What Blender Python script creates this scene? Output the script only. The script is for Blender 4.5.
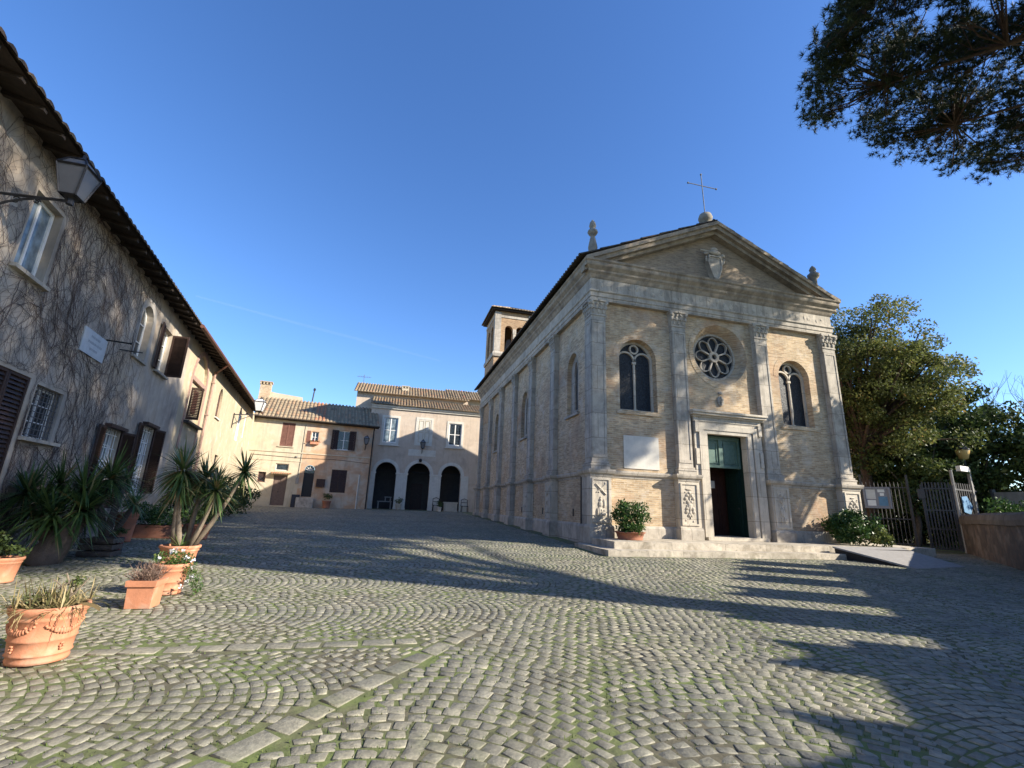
import bpy, math, random
import numpy as np
from mathutils import Vector, Matrix
from mathutils.geometry import tessellate_polygon

random.seed(7); RNG = np.random.default_rng(11)
for o in list(bpy.data.objects): bpy.data.objects.remove(o)
S = bpy.context.scene; COL = S.collection
R_ = math.radians

# ------------------------------------------------------------------ camera
EYE = 1.4
F_PX, PITCH, ROLL, YAW = 464.6, R_(14.87), R_(2.25), R_(14.02)
_h = Vector((math.sin(YAW), math.cos(YAW), 0)); _rt = Vector((math.cos(YAW), -math.sin(YAW), 0)); _z = Vector((0, 0, 1))
_f = math.cos(PITCH)*_h + math.sin(PITCH)*_z; _u = -math.sin(PITCH)*_h + math.cos(PITCH)*_z
_r2 = math.cos(ROLL)*_rt + math.sin(ROLL)*_u; _u2 = -math.sin(ROLL)*_rt + math.cos(ROLL)*_u
cam = bpy.data.cameras.new('camera'); camo = bpy.data.objects.new('camera', cam); COL.objects.link(camo)
M = Matrix((( _r2.x, _u2.x, -_f.x, 0), (_r2.y, _u2.y, -_f.y, 0), (_r2.z, _u2.z, -_f.z, EYE), (0, 0, 0, 1)))
camo.matrix_world = M
cam.sensor_width = 36; cam.sensor_fit = 'HORIZONTAL'; cam.lens = F_PX/1024*36; cam.clip_start = .05; cam.clip_end = 30000
S.camera = camo

# ------------------------------------------------------------------ sky and sun
SUN_AZ, SUN_EL = R_(62), R_(27)          # azimuth measured from -Y towards +X
SDIR = Vector((math.sin(SUN_AZ)*math.cos(SUN_EL), -math.cos(SUN_AZ)*math.cos(SUN_EL), math.sin(SUN_EL)))
W = bpy.data.worlds.new('World'); S.world = W; W.use_nodes = True
nt = W.node_tree; nt.nodes.clear()
sky = nt.nodes.new('ShaderNodeTexSky'); sky.sky_type = 'NISHITA'; sky.sun_disc = False
sky.sun_elevation = SUN_EL; sky.sun_rotation = math.atan2(SDIR.x, SDIR.y)
sky.altitude = 0; sky.air_density = 1.0; sky.dust_density = .3; sky.ozone_density = 4.5
bg = nt.nodes.new('ShaderNodeBackground'); bg.inputs[1].default_value = .118
wo = nt.nodes.new('ShaderNodeOutputWorld')
hs = nt.nodes.new('ShaderNodeHueSaturation'); hs.inputs['Saturation'].default_value = 1.14; hs.inputs['Hue'].default_value = .508; nt.links.new(sky.outputs[0], hs.inputs['Color']); nt.links.new(hs.outputs[0], bg.inputs[0]); nt.links.new(bg.outputs[0], wo.inputs[0])
sl = bpy.data.lights.new('sun', 'SUN'); sl.energy = 5.0; sl.angle = R_(.53); sl.color = (1, .91, .77)
so = bpy.data.objects.new('sun', sl); COL.objects.link(so); so.rotation_euler = (-SDIR).to_track_quat('-Z', 'Y').to_euler(); so.location = (40, -30, 60)
S.view_settings.view_transform = 'Standard'; S.view_settings.look = 'None'; S.view_settings.gamma = 1
S.view_settings.exposure = 1.2
S.view_settings.use_curve_mapping = False

# ------------------------------------------------------------------ helpers
def tag(o, label=None, cat=None, group=None, kind=None):
    if label: o['label'] = label
    if cat: o['category'] = cat
    if group: o['group'] = group
    if kind: o['kind'] = kind
    return o
def thing(name, loc, label, cat, group=None, rz=0):
    o = bpy.data.objects.new(name, None); COL.objects.link(o); o.location = loc; o.rotation_euler = (0, 0, rz); o.empty_display_size = .2
    return tag(o, label, cat, group)
def kids(o): return [c for c in bpy.data.objects if c.parent == o]
def copy_tree(o, parent=None):
    c = o.copy(); COL.objects.link(c); c.parent = parent
    for k in kids(o): copy_tree(k, c)
    return c
def root_loc(o):
    v = Vector((0, 0, 0))
    while o is not None: v = v + o.location; o = o.parent
    return v
def link_mesh(me, name, mat, parent, smooth):
    if mat: me.materials.append(mat)
    if smooth: me.polygons.foreach_set('use_smooth', [True]*len(me.polygons))
    ob = bpy.data.objects.new(name, me); COL.objects.link(ob)
    if parent is not None: ob.parent = parent
    return ob
class MB:
    def __init__(s): s.v = []; s.f = []; s.t = []
    def add(s, vs, fs, tone=.5):
        n = len(s.v); s.v += [tuple(p) for p in vs]
        for f in fs: s.f.append([i+n for i in f]); s.t.append(tone)
        return s
    def box(s, p0, p1, fr=None, tone=.5):
        (a0, b0, c0), (a1, b1, c1) = p0, p1
        vs = [(a0,b0,c0),(a1,b0,c0),(a1,b1,c0),(a0,b1,c0),(a0,b0,c1),(a1,b0,c1),(a1,b1,c1),(a0,b1,c1)]
        if fr: vs = [fr(*v) for v in vs]
        return s.add(vs, [(0,3,2,1),(4,5,6,7),(0,1,5,4),(1,2,6,5),(2,3,7,6),(3,0,4,7)], tone)
    def prism(s, poly, fr, o0, o1, tone=.5):      # poly [(a,z)], extruded from o0 to o1
        n = len(poly); vs = [fr(a, o1, z) for a, z in poly]+[fr(a, o0, z) for a, z in poly]
        return s.add(vs, [tuple(range(n)), tuple(reversed(range(n, 2*n)))]+[(i, n+i, n+(i+1) % n, (i+1) % n) for i in range(n)], tone)
    def ring(s, lo, li, fr, o0, o1, tone=.5):      # frame between two loops of equal count
        n = len(lo); vs = [fr(a, o1, z) for a, z in lo]+[fr(a, o1, z) for a, z in li]+[fr(a, o0, z) for a, z in lo]+[fr(a, o0, z) for a, z in li]
        fs = []
        for i in range(n):
            j = (i+1) % n
            fs += [(i, j, n+j, n+i), (i, 2*n+i, 2*n+j, j), (n+i, n+j, 3*n+j, 3*n+i)]
        return s.add(vs, fs, tone)
    def panel(s, outer, holes, fr, o, tone=.5):
        loops = [[Vector((a, z, 0)) for a, z in l] for l in [outer]+holes]
        flat = [p for l in loops for p in l]
        return s.add([fr(p.x, o, p.y) for p in flat], [tuple(t) for t in tessellate_polygon(loops)], tone)
    def reveal(s, loop, fr, o0, o1, tone=.5, skip=()):
        n = len(loop); vs = [fr(a, o0, z) for a, z in loop]+[fr(a, o1, z) for a, z in loop]
        return s.add(vs, [(i, (i+1) % n, n+(i+1) % n, n+i) for i in range(n) if i not in skip], tone)
    def tube(s, pts, rad, n=6, tone=.5, cap=True):
        pts = [Vector(p) for p in pts]; m = len(pts)
        if not hasattr(rad, '__len__'): rad = [rad]*m
        vs = []; up = Vector((0, 0, 1))
        for i, p in enumerate(pts):
            d = (pts[min(i+1, m-1)]-pts[max(i-1, 0)]).normalized()
            ref = up if abs(d.z) < .95 else Vector((1, 0, 0))
            x = d.cross(ref).normalized(); y = x.cross(d)
            for k in range(n):
                a = 2*math.pi*k/n; vs.append(p+(x*math.cos(a)+y*math.sin(a))*rad[i])
        fs = [(i*n+k, i*n+(k+1) % n, (i+1)*n+(k+1) % n, (i+1)*n+k) for i in range(m-1) for k in range(n)]
        if cap: fs += [tuple(reversed(range(n))), tuple(range((m-1)*n, m*n))]
        return s.add(vs, fs, tone)
    def lathe(s, prof, c=(0, 0, 0), n=20, tone=.5, closed=False):
        c = Vector(c); m = len(prof)
        vs = [c+Vector((r*math.cos(2*math.pi*k/n), r*math.sin(2*math.pi*k/n), z)) for r, z in prof for k in range(n)]
        fs = [(i*n+k, i*n+(k+1) % n, (i+1)*n+(k+1) % n, (i+1)*n+k) for i in range(m-1) for k in range(n)]
        if closed: fs += [tuple(reversed(range(n))), tuple(range((m-1)*n, m*n))]
        return s.add(vs, fs, tone)
    def ball(s, c, r, n=8, tone=.5, fr=None):
        if not hasattr(r, '__len__'): r = (r, r, r)
        vs = []; m = max(4, n//2+1)
        for i in range(m+1):
            th = math.pi*i/m
            for k in range(n):
                ph = 2*math.pi*k/n
                p = (c[0]+r[0]*math.sin(th)*math.cos(ph), c[1]+r[1]*math.sin(th)*math.sin(ph), c[2]+r[2]*math.cos(th))
                vs.append(fr(*p) if fr else p)
        return s.add(vs, [(i*n+k, i*n+(k+1) % n, (i+1)*n+(k+1) % n, (i+1)*n+k) for i in range(m) for k in range(n)], tone)
    def sweep(s, path, prof, tone=.5):            # axis-aligned path seen from above, outward = right hand side
        m = len(path); nr = []
        for i in range(m-1):
            d = (Vector(path[i+1])-Vector(path[i])).normalized(); nr.append(Vector((d.y, -d.x)))
        vs = []
        for i, p in enumerate(path):
            if i == 0: nv = nr[0]
            elif i == m-1: nv = nr[-1]
            else: nv = nr[i-1]+nr[i] if (nr[i-1]-nr[i]).length > .01 else nr[i]
            vs += [(p[0]+nv.x*o, p[1]+nv.y*o, z) for o, z in prof]
        k = len(prof)
        fs = [(i*k+j, (i+1)*k+j, (i+1)*k+j+1, i*k+j+1) for i in range(m-1) for j in range(k-1)]
        fs += [tuple(range(k)), tuple(reversed(range((m-1)*k, m*k)))]
        return s.add(vs, fs, tone)
    def build(s, name, mat, parent=None, smooth=False):
        off = root_loc(parent) if parent is not None else Vector((0, 0, 0))
        me = bpy.data.meshes.new(name)
        me.from_pydata([(x-off.x, y-off.y, z-off.z) for x, y, z in s.v], [], s.f)
        at = me.attributes.new('tone', 'FLOAT', 'FACE'); at.data.foreach_set('value', np.array(s.t, np.float32))
        me.update()
        return link_mesh(me, name, mat, parent, smooth)
def np_build(name, V, tone, mat, parent=None, smooth=False):    # V (N,k,3)
    N, k, _ = V.shape; off = np.array(root_loc(parent) if parent is not None else (0, 0, 0))
    me = bpy.data.meshes.new(name); me.vertices.add(N*k); me.vertices.foreach_set('co', (V-off).astype(np.float32).ravel())
    me.loops.add(N*k); me.loops.foreach_set('vertex_index', np.arange(N*k, dtype=np.int32))
    me.polygons.add(N); me.polygons.foreach_set('loop_start', np.arange(0, N*k, k, dtype=np.int32))
    at = me.attributes.new('tone', 'FLOAT', 'FACE'); at.data.foreach_set('value', np.asarray(tone, np.float32))
    me.update(calc_edges=True); me.validate()
    return link_mesh(me, name, mat, parent, smooth)
def arch(a0, a1, z0, zs, n=12, rise=None):
    c = (a0+a1)/2; r = (a1-a0)/2; rise = r if rise is None else rise
    return [(a0, z0), (a1, z0), (a1, zs)]+[(c+r*math.cos(math.pi*i/n), zs+rise*math.sin(math.pi*i/n)) for i in range(1, n)]+[(a0, zs)]
def lancet(a0, a1, z0, zs, rise, n=6):
    c = (a0+a1)/2; w = (a1-a0)/2
    up = [(a1-w*(i/n)**1.6, zs+rise*math.sin(math.pi/2*i/n)) for i in range(1, n)]
    return [(a0, z0), (a1, z0), (a1, zs)]+up+[(c, zs+rise)]+[(2*c-a, z) for a, z in reversed(up)]+[(a0, zs)]
def rect(a0, a1, z0, z1): return [(a0, z0), (a1, z0), (a1, z1), (a0, z1)]
def circ(c, z, r, n=36): return [(c+r*math.cos(2*math.pi*i/n), z+r*math.sin(2*math.pi*i/n)) for i in range(n)]
def inset(loop, d):
    cx = sum(p[0] for p in loop)/len(loop); cz = (min(p[1] for p in loop)+max(p[1] for p in loop))/2
    w = max(p[0] for p in loop)-min(p[0] for p in loop); h = max(p[1] for p in loop)-min(p[1] for p in loop)
    return [(cx+(a-cx)*(1-2*d/w), cz+(z-cz)*(1-2*d/h)) for a, z in loop]
G0, K = -.187, .0225
def gz(x, y): return G0+K*min(max(y, -8), 46)

# ------------------------------------------------------------------ materials
def _mat(name):
    m = bpy.data.materials.new(name); m.use_nodes = True; n = m.node_tree; n.nodes.clear()
    out = n.nodes.new('ShaderNodeOutputMaterial'); b = n.nodes.new('ShaderNodeBsdfPrincipled'); n.links.new(b.outputs[0], out.inputs[0])
    return m, n, b
def nd(n, t, **kw):
    x = n.nodes.new(t)
    for k, v in kw.items(): setattr(x, k, v)
    return x
def ramp(n, fac, stops):
    r = n.nodes.new('ShaderNodeValToRGB'); e = r.color_ramp.elements
    while len(e) < len(stops): e.new(.5)
    for i, (p, c) in enumerate(stops): e[i].position = p; e[i].color = (*c, 1) if len(c) == 3 else c
    n.links.new(fac, r.inputs[0]); return r.outputs[0]
def noise(n, vec, scale, detail=4, rough=.6, dist=0):
    x = n.nodes.new('ShaderNodeTexNoise'); x.inputs['Scale'].default_value = scale; x.inputs['Detail'].default_value = detail
    x.inputs['Roughness'].default_value = rough; x.inputs['Distortion'].default_value = dist
    n.links.new(vec, x.inputs['Vector']); return x.outputs['Fac']
def mapv(n, vec, scale):
    x = n.nodes.new('ShaderNodeMapping'); x.inputs['Scale'].default_value = scale; n.links.new(vec, x.inputs['Vector']); return x.outputs[0]
def mix(n, a, b, fac, mode='MIX'):
    x = n.nodes.new('ShaderNodeMix'); x.data_type = 'RGBA'; x.blend_type = mode
    for s, v in ((x.inputs[0], fac), (x.inputs[6], a), (x.inputs[7], b)):
        if hasattr(v, 'is_linked'): n.links.new(v, s)
        elif isinstance(v, (int, float)): s.default_value = v
        else: s.default_value = (*v, 1)
    return x.outputs[2]
def math_(n, op, a, b=0):
    x = n.nodes.new('ShaderNodeMath'); x.operation = op
    for i, v in enumerate((a, b)):
        if hasattr(v, 'is_linked'): n.links.new(v, x.inputs[i])
        else: x.inputs[i].default_value = v
    return x.outputs[0]
def tone_mul(n, col, amt):
    at = nd(n, 'ShaderNodeAttribute', attribute_name='tone')
    f = math_(n, 'MULTIPLY_ADD', at.outputs['Fac'], amt*2); n.nodes[-1].inputs[2].default_value = 1-amt
    cb = n.nodes.new('ShaderNodeCombineColor')
    for i in range(3): n.links.new(f, cb.inputs[i])
    return mix(n, col, cb.outputs[0], 1.0, 'MULTIPLY')
def bump(n, b, h, strength, dist=.02):
    x = n.nodes.new('ShaderNodeBump'); x.inputs['Strength'].default_value = strength; x.inputs['Distance'].default_value = dist
    n.links.new(h, x.inputs['Height']); n.links.new(x.outputs[0], b.inputs['Normal'])
def c3(c, k): return tuple(min(1, x*k) for x in c)
def matte(name, col, var=.2, scale=5, rough=.85, bmp=.3, tone=.2, stains=(), streak=None, spec=.3, bdist=.01, metal=0):
    m, n, b = _mat(name); tc = nd(n, 'ShaderNodeTexCoord').outputs['Object']
    f = noise(n, tc, scale, 6, .65); c = ramp(n, f, [(.3, c3(col, 1-var)), (.7, c3(col, 1+var))])
    for (sc, sscale, lo, hi, amt) in stains:
        g = noise(n, tc, sscale, 5, .6, .4); k = ramp(n, g, [(lo, (0, 0, 0)), (hi, (amt,)*3)]); c = mix(n, c, sc, k)
    if streak:
        sc, amt = streak
        g = noise(n, mapv(n, tc, (2.2, 2.2, .22)), 1.6, 5, .7); k = ramp(n, g, [(.5, (0, 0, 0)), (.72, (amt,)*3)]); c = mix(n, c, sc, k)
    if name in ('travertine', 'pale carved marble'):
        sp = nd(n, 'ShaderNodeSeparateXYZ'); n.links.new(tc, sp.inputs[0]); cb = nd(n, 'ShaderNodeCombineXYZ')
        n.links.new(math_(n, 'ADD', sp.outputs[0], sp.outputs[1]), cb.inputs[0]); n.links.new(sp.outputs[2], cb.inputs[1])
        br = nd(n, 'ShaderNodeTexBrick'); n.links.new(cb.outputs[0], br.inputs['Vector'])
        for k_, v_ in (('Color1', (1.08, 1.06, 1.03)), ('Color2', (.86, .86, .85)), ('Mortar', (.45, .43, .4))): br.inputs[k_].default_value = (*v_, 1)
        for k_, v_ in (('Scale', 1), ('Brick Width', 1.7), ('Row Height', .93), ('Mortar Size', .009)): br.inputs[k_].default_value = v_
        c = mix(n, c, br.outputs['Color'], 1.0, 'MULTIPLY')
    if tone: c = tone_mul(n, c, tone)
    n.links.new(c, b.inputs['Base Color']); b.inputs['Roughness'].default_value = rough; b.inputs['Specular IOR Level'].default_value = spec; b.inputs['Metallic'].default_value = metal
    if bmp: bump(n, b, noise(n, tc, scale*6, 4, .7), bmp, bdist)
    return m
def brick_mat(name, c1, c2, mort, stains=(), warm=None):
    m, n, b = _mat(name); tc = nd(n, 'ShaderNodeTexCoord').outputs['Object']
    sp = nd(n, 'ShaderNodeSeparateXYZ'); n.links.new(tc, sp.inputs[0])
    cb = nd(n, 'ShaderNodeCombineXYZ'); n.links.new(math_(n, 'ADD', sp.outputs[0], sp.outputs[1]), cb.inputs[0]); n.links.new(sp.outputs[2], cb.inputs[1])
    br = nd(n, 'ShaderNodeTexBrick'); n.links.new(cb.outputs[0], br.inputs['Vector'])
    for k, v in (('Color1', c1), ('Color2', c2), ('Mortar', mort)): br.inputs[k].default_value = (*v, 1)
    br.inputs['Scale'].default_value = 1; br.inputs['Brick Width'].default_value = .29; br.inputs['Row Height'].default_value = .078; br.inputs['Mortar Size'].default_value = .010; br.inputs['Bias'].default_value = -.1
    f = noise(n, mapv(n, tc, (2.0, 2.0, 9)), 1.7, 6, .7); c = mix(n, br.outputs['Color'], ramp(n, f, [(.28, (.55, .53, .5)), (.5, (1, 1, 1)), (.75, (1.35, 1.3, 1.2))]), 1.0, 'MULTIPLY')
    f2 = noise(n, tc, .55, 4, .6); c = mix(n, c, ramp(n, f2, [(.3, (.78, .77, .76)), (.7, (1.15, 1.12, 1.08))]), 1.0, 'MULTIPLY')
    for (sc, sscale, lo, hi, amt) in stains:
        g = noise(n, tc, sscale, 5, .6, .4); k = ramp(n, g, [(lo, (0, 0, 0)), (hi, (amt,)*3)]); c = mix(n, c, sc, k)
    n.links.new(c, b.inputs['Base Color']); b.inputs['Roughness'].default_value = .9; b.inputs['Specular IOR Level'].default_value = .2
    bump(n, b, math_(n, 'ADD', br.outputs['Fac'], noise(n, tc, 25, 3)), .35, .012)
    return m
def leaf_mat(name, stops, rough=.5, trans=.25, spec=.35):
    m, n, b = _mat(name); at = nd(n, 'ShaderNodeAttribute', attribute_name='tone')
    c = ramp(n, at.outputs['Fac'], stops)
    n.links.new(c, b.inputs['Base Color']); b.inputs['Roughness'].default_value = rough; b.inputs['Specular IOR Level'].default_value = spec
    if trans:
        t = nd(n, 'ShaderNodeBsdfTranslucent'); mx = nd(n, 'ShaderNodeMixShader'); mx.inputs[0].default_value = trans
        n.links.new(c, t.inputs[0]); n.links.new(b.outputs[0], mx.inputs[1]); n.links.new(t.outputs[0], mx.inputs[2])
        n.links.new(mx.outputs[0], [x for x in n.nodes if x.type == 'OUTPUT_MATERIAL'][0].inputs[0])
    return m
def tile_mat(name, stops, lichen=.5):
    m, n, b = _mat(name); at = nd(n, 'ShaderNodeAttribute', attribute_name='tone'); tc = nd(n, 'ShaderNodeTexCoord').outputs['Object']
    c = ramp(n, at.outputs['Fac'], stops)
    g = noise(n, tc, 4.5, 6, .7); c = mix(n, c, (.30, .27, .17), ramp(n, g, [(.48, (0, 0, 0)), (.62, (lichen,)*3)]))
    g2 = noise(n, tc, 14, 4, .7); c = mix(n, c, (.06, .05, .04), ramp(n, g2, [(.55, (0, 0, 0)), (.7, (.6,)*3)]))
    n.links.new(c, b.inputs['Base Color']); b.inputs['Roughness'].default_value = .9; b.inputs['Specular IOR Level'].default_value = .2
    bump(n, b, g2, .4, .01); return m
def glass_mat(name, col, rough=.12, wav=.15, scale=9, spec=.5):
    m, n, b = _mat(name); tc = nd(n, 'ShaderNodeTexCoord').outputs['Object']
    f = noise(n, tc, scale, 3); n.links.new(ramp(n, f, [(.35, c3(col, .5)), (.7, c3(col, 1.6))]), b.inputs['Base Color'])
    b.inputs['Roughness'].default_value = rough; b.inputs['Specular IOR Level'].default_value = spec
    bump(n, b, f, wav, .02); return m

BRICK = brick_mat('yellow brick', (.53, .415, .275), (.36, .255, .155), (.50, .43, .325), stains=((.42, .22, .12, ) and ((.50, .27, .15), .38, .52, .72, .6), ((.54, .48, .39), 1.4, .52, .68, .6), ((.17, .15, .13), .4, .52, .74, .6), ((.22, .19, .15), 3.5, .58, .72, .45)))
BRICKTW = brick_mat('warm tower brick', (.46, .31, .18), (.36, .22, .125), (.42, .33, .23), stains=(((.17, .14, .12), .5, .54, .74, .5),))
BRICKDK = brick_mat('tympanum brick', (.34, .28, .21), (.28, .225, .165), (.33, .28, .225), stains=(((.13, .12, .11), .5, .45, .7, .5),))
STONE = matte('travertine', (.43, .39, .33), .2, 3.5, .85, .35, .15, stains=(((.20, .18, .155), 1.3, .48, .7, .7), ((.55, .50, .42), 2.6, .5, .7, .6), ((.16, .145, .12), 7, .58, .72, .5)), streak=((.15, .138, .12), .7))
CORN = matte('weathered brown cornice stone', (.32, .27, .205), .22, 4, .9, .4, .15, stains=(((.15, .125, .10), 1.6, .46, .66, .8), ((.42, .37, .29), 3, .55, .7, .5)), streak=((.12, .10, .08), .6))
STONEDK = matte('weathered dark stone', (.24, .22, .185), .25, 5, .9, .4, .1, stains=(((.13, .12, .10), 3, .5, .7, .6),))
STONELT = matte('pale carved marble', (.52, .47, .39), .12, 4, .8, .35, .15, stains=(((.30, .27, .22), 2, .52, .72, .6), ((.2, .18, .15), 8, .58, .72, .5)), streak=((.24, .22, .185), .5))
STEP = matte('step stone', (.47, .42, .34), .22, 5, .85, .5, .3, stains=(((.22, .19, .14), 2.4, .47, .66, .8), ((.17, .16, .13), 9, .55, .7, .6)))
STUCCO = matte('weathered grey plaster', (.42, .365, .30), .14, 2.2, .92, .4, .1, stains=(((.43, .33, .22), .8, .47, .66, .7), ((.13, .12, .115), .65, .5, .7, .75), ((.50, .44, .37), 1.7, .58, .74, .6)), streak=((.12, .11, .105), .5))
STUCCOLT = matte('cream plaster', (.44, .365, .25), .1, 2.5, .92, .3, .1, stains=(((.42, .31, .19), .9, .5, .72, .6), ((.66, .60, .48), 1.6, .55, .72, .7), ((.30, .27, .23), 1.1, .62, .8, .5)), streak=((.33, .27, .2), .4))
CREAM = matte('pale cream plaster', (.50, .435, .32), .08, 2.5, .9, .3, .1, stains=(((.44, .34, .22), .7, .5, .7, .6), ((.30, .27, .23), 1.1, .55, .74, .6), ((.58, .53, .44), 2.2, .55, .7, .5)), streak=((.30, .26, .20), .55))
OCHRE = matte('flaking ochre plaster', (.47, .30, .185), .14, 2.5, .9, .3, .1, stains=(((.52, .45, .35), .9, .45, .62, .85), ((.30, .25, .2), 1.2, .55, .75, .6)), streak=((.27, .22, .17), .5))
PINK = matte('pinkish beige plaster', (.52, .425, .335), .07, 2, .9, .25, .1, stains=(((.60, .53, .44), .9, .48, .7, .6), ((.30, .25, .21), .8, .54, .75, .6), ((.42, .31, .23), 1.8, .56, .72, .5)), streak=((.30, .255, .21), .5))
WHITE = matte('white lime plaster', (.60, .57, .50), .08, 3, .88, .3, .1, stains=(((.36, .34, .3), 1.6, .55, .75, .5),), streak=((.36, .34, .31), .35))
WHITEP = matte('white paint', (.74, .73, .70), .05, 6, .5, .1, .1)
TILE = tile_mat('old roof tiles', [(0, (.13, .095, .065)), (.35, (.25, .18, .115)), (.65, (.31, .24, .155)), (.88, (.36, .22, .13)), (.95, (.40, .17, .09)), (1, (.42, .17, .09))])
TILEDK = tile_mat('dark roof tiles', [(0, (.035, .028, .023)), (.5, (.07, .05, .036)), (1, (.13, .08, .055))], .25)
WOODDK = matte('dark brown paint', (.045, .026, .020), .3, 8, .6, .2, .25)
WOODMD = matte('brown painted shutters', (.16, .075, .055), .2, 8, .65, .2, .2)
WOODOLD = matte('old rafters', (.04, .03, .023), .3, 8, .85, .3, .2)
DOORWOOD = matte('varnished brown door wood darkened for shade', (.038, .015, .010), .3, 6, .5, .15, .2)  # wood darkened to stand in for the shadow inside the doorway
GREENLIT = matte('door green lightened for sun', (.085, .15, .12), .2, 7, .45, .15, .2, stains=(((.10, .16, .14), 5, .55, .75, .5),))  # door green lightened, sunlight on the transom put into the colour
GREENSHADE = matte('door green darkened for shade', (.006, .022, .018), .2, 7, .5, .15, .2)  # the same door green darkened, doorway shade put into the colour
IRON = matte('dark iron', (.025, .026, .03), .3, 12, .5, .2, .1, metal=.3)
IRONRUST = matte('grey painted iron', (.105, .102, .10), .3, 12, .6, .2, .2)
GUTTER = matte('brown painted gutter', (.14, .065, .045), .25, 6, .55, .2, .1)
PIPEPK = matte('faded pink pipe', (.33, .22, .175), .2, 6, .7, .2, .1)
LEAD = matte('leaded roof cap', (.16, .165, .165), .25, 6, .6, .2, .1)
GLASS = glass_mat('dark window glass', (.03, .04, .05))
GLASSLT = glass_mat('pale window glass', (.16, .20, .22), .1, .1, 3)
LEADGL = glass_mat('leaded church glass', (.016, .02, .026), .5, 1.0, 16, .25)
LANTGL = matte('frosted lantern glass', (.12, .125, .135), .08, 6, .35, .05, 0, spec=.5)
LAMPGL = matte('amber lamp glass', (.55, .38, .15), .08, 6, .35, .05, 0, spec=.5)
TERRA = matte('terracotta', (.47, .205, .115), .14, 6, .8, .3, .15, stains=(((.62, .45, .34), 2.6, .5, .7, .6), ((.24, .13, .085), 1.8, .52, .74, .6), ((.30, .27, .2), 5, .6, .74, .5)))
TERRADK = matte('aged terracotta', (.33, .14, .085), .2, 6, .85, .3, .15, stains=(((.15, .11, .08), 3, .5, .7, .6),))
SOIL = matte('potting soil', (.045, .035, .025), .4, 20, .95, .6, 0)
BARK = matte('pine bark', (.085, .058, .044), .35, 7, .95, .8, .2, bdist=.03)
BARKLT = matte('pale yucca bark', (.21, .17, .125), .3, 9, .9, .6, .2, bdist=.02)
BARKGR = matte('grey bark', (.12, .10, .085), .3, 9, .9, .6, .2, bdist=.02)
VINE = matte('bare vine stems', (.095, .07, .06), .3, 12, .9, .2, .3)
PAPER = matte('notice paper', (.55, .60, .63), .1, 5, .7, 0, .3)
BLUEP = matte('blue poster', (.10, .22, .36), .15, 5, .7, 0, .3)
RAMPM = matte('grey rubber ramp', (.27, .26, .25), .15, 8, .8, .2, .1)
FENCE = matte('dark grey fence paint', (.055, .055, .058), .3, 12, .6, .2, .2)
BRWALL = brick_mat('brown tuff masonry', (.20, .13, .09), (.15, .10, .07), (.19, .15, .12), stains=(((.10, .085, .07), .8, .5, .7, .5),))
LOWWALL = matte('reddish brown rendered wall', (.10, .078, .065), .25, 3, .92, .5, .1, stains=(((.24, .19, .155), 1.4, .48, .62, .7), ((.06, .05, .045), 1.1, .48, .66, .7), ((.16, .10, .07), 4, .5, .65, .6)))
CONC = matte('grey concrete', (.30, .285, .26), .15, 4, .9, .3, .1, streak=((.15, .14, .13), .4))
PINEM = leaf_mat('pine needles', [(0, (.012, .022, .012)), (.5, (.028, .048, .018)), (.85, (.05, .07, .022)), (1, (.10, .075, .03))], .6, .15)
OAKM = leaf_mat('evergreen leaves', [(0, (.05, .065, .022)), (.5, (.11, .132, .038)), (.85, (.19, .195, .055)), (1, (.28, .19, .07))], .6, .4, .2)
LAUREL = leaf_mat('glossy laurel leaves', [(0, (.024, .042, .016)), (.5, (.062, .095, .028)), (.88, (.12, .155, .042)), (1, (.16, .16, .05))], .5, .25, .25)
BUSHM = leaf_mat('bright shrub leaves', [(0, (.022, .055, .014)), (.5, (.05, .11, .025)), (.9, (.10, .17, .035)), (1, (.20, .22, .07))], .4, .25)
YUCM = leaf_mat('yucca blades', [(0, (.028, .06, .02)), (.5, (.075, .135, .04)), (.85, (.15, .21, .065)), (1, (.30, .22, .11))], .4, .2)
DRYM = leaf_mat('dry grass', [(0, (.07, .085, .03)), (.35, (.16, .15, .06)), (.7, (.34, .27, .13)), (1, (.46, .37, .20))], .6, .25)
TWIGM = leaf_mat('dry twigs', [(0, (.10, .07, .055)), (1, (.25, .17, .13))], .8, 0)
FLOWER = leaf_mat('white petals', [(0, (.55, .55, .6)), (1, (.8, .8, .8))], .6, .2)
REDFL = leaf_mat('red petals', [(0, (.35, .03, .03)), (1, (.55, .07, .05))], .6, .2)
MOSS = leaf_mat('joint grass', [(0, (.05, .085, .02)), (.5, (.085, .13, .03)), (1, (.15, .17, .05))], .7, .3)

# ------------------------------------------------------------------ ground
m, n, b = _mat('joint soil and moss'); tc = nd(n, 'ShaderNodeTexCoord').outputs['Object']
f = noise(n, tc, 1.1, 5, .65); g = noise(n, tc, 9, 5, .7)
c = ramp(n, g, [(.3, (.05, .042, .03)), (.7, (.12, .10, .075))])
c = mix(n, c, ramp(n, g, [(.3, (.075, .10, .026)), (.7, (.14, .18, .05))]), ramp(n, f, [(.40, (.12,)*3), (.60, (.95,)*3)]))
n.links.new(c, b.inputs['Base Color']); b.inputs['Roughness'].default_value = .95; bump(n, b, g, .7, .02); JOINT = m
m, n, b = _mat('basalt cobbles'); tc = nd(n, 'ShaderNodeTexCoord').outputs['Object']
at = nd(n, 'ShaderNodeAttribute', attribute_name='tone')
c = ramp(n, at.outputs['Fac'], [(0, (.115, .112, .098)), (.4, (.19, .183, .152)), (.75, (.25, .24, .195)), (1, (.36, .34, .28))])
f = noise(n, tc, .45, 5, .6); c = mix(n, c, ramp(n, f, [(.3, (.75, .77, .78)), (.7, (1.22, 1.18, 1.08))]), 1.0, 'MULTIPLY')
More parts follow.
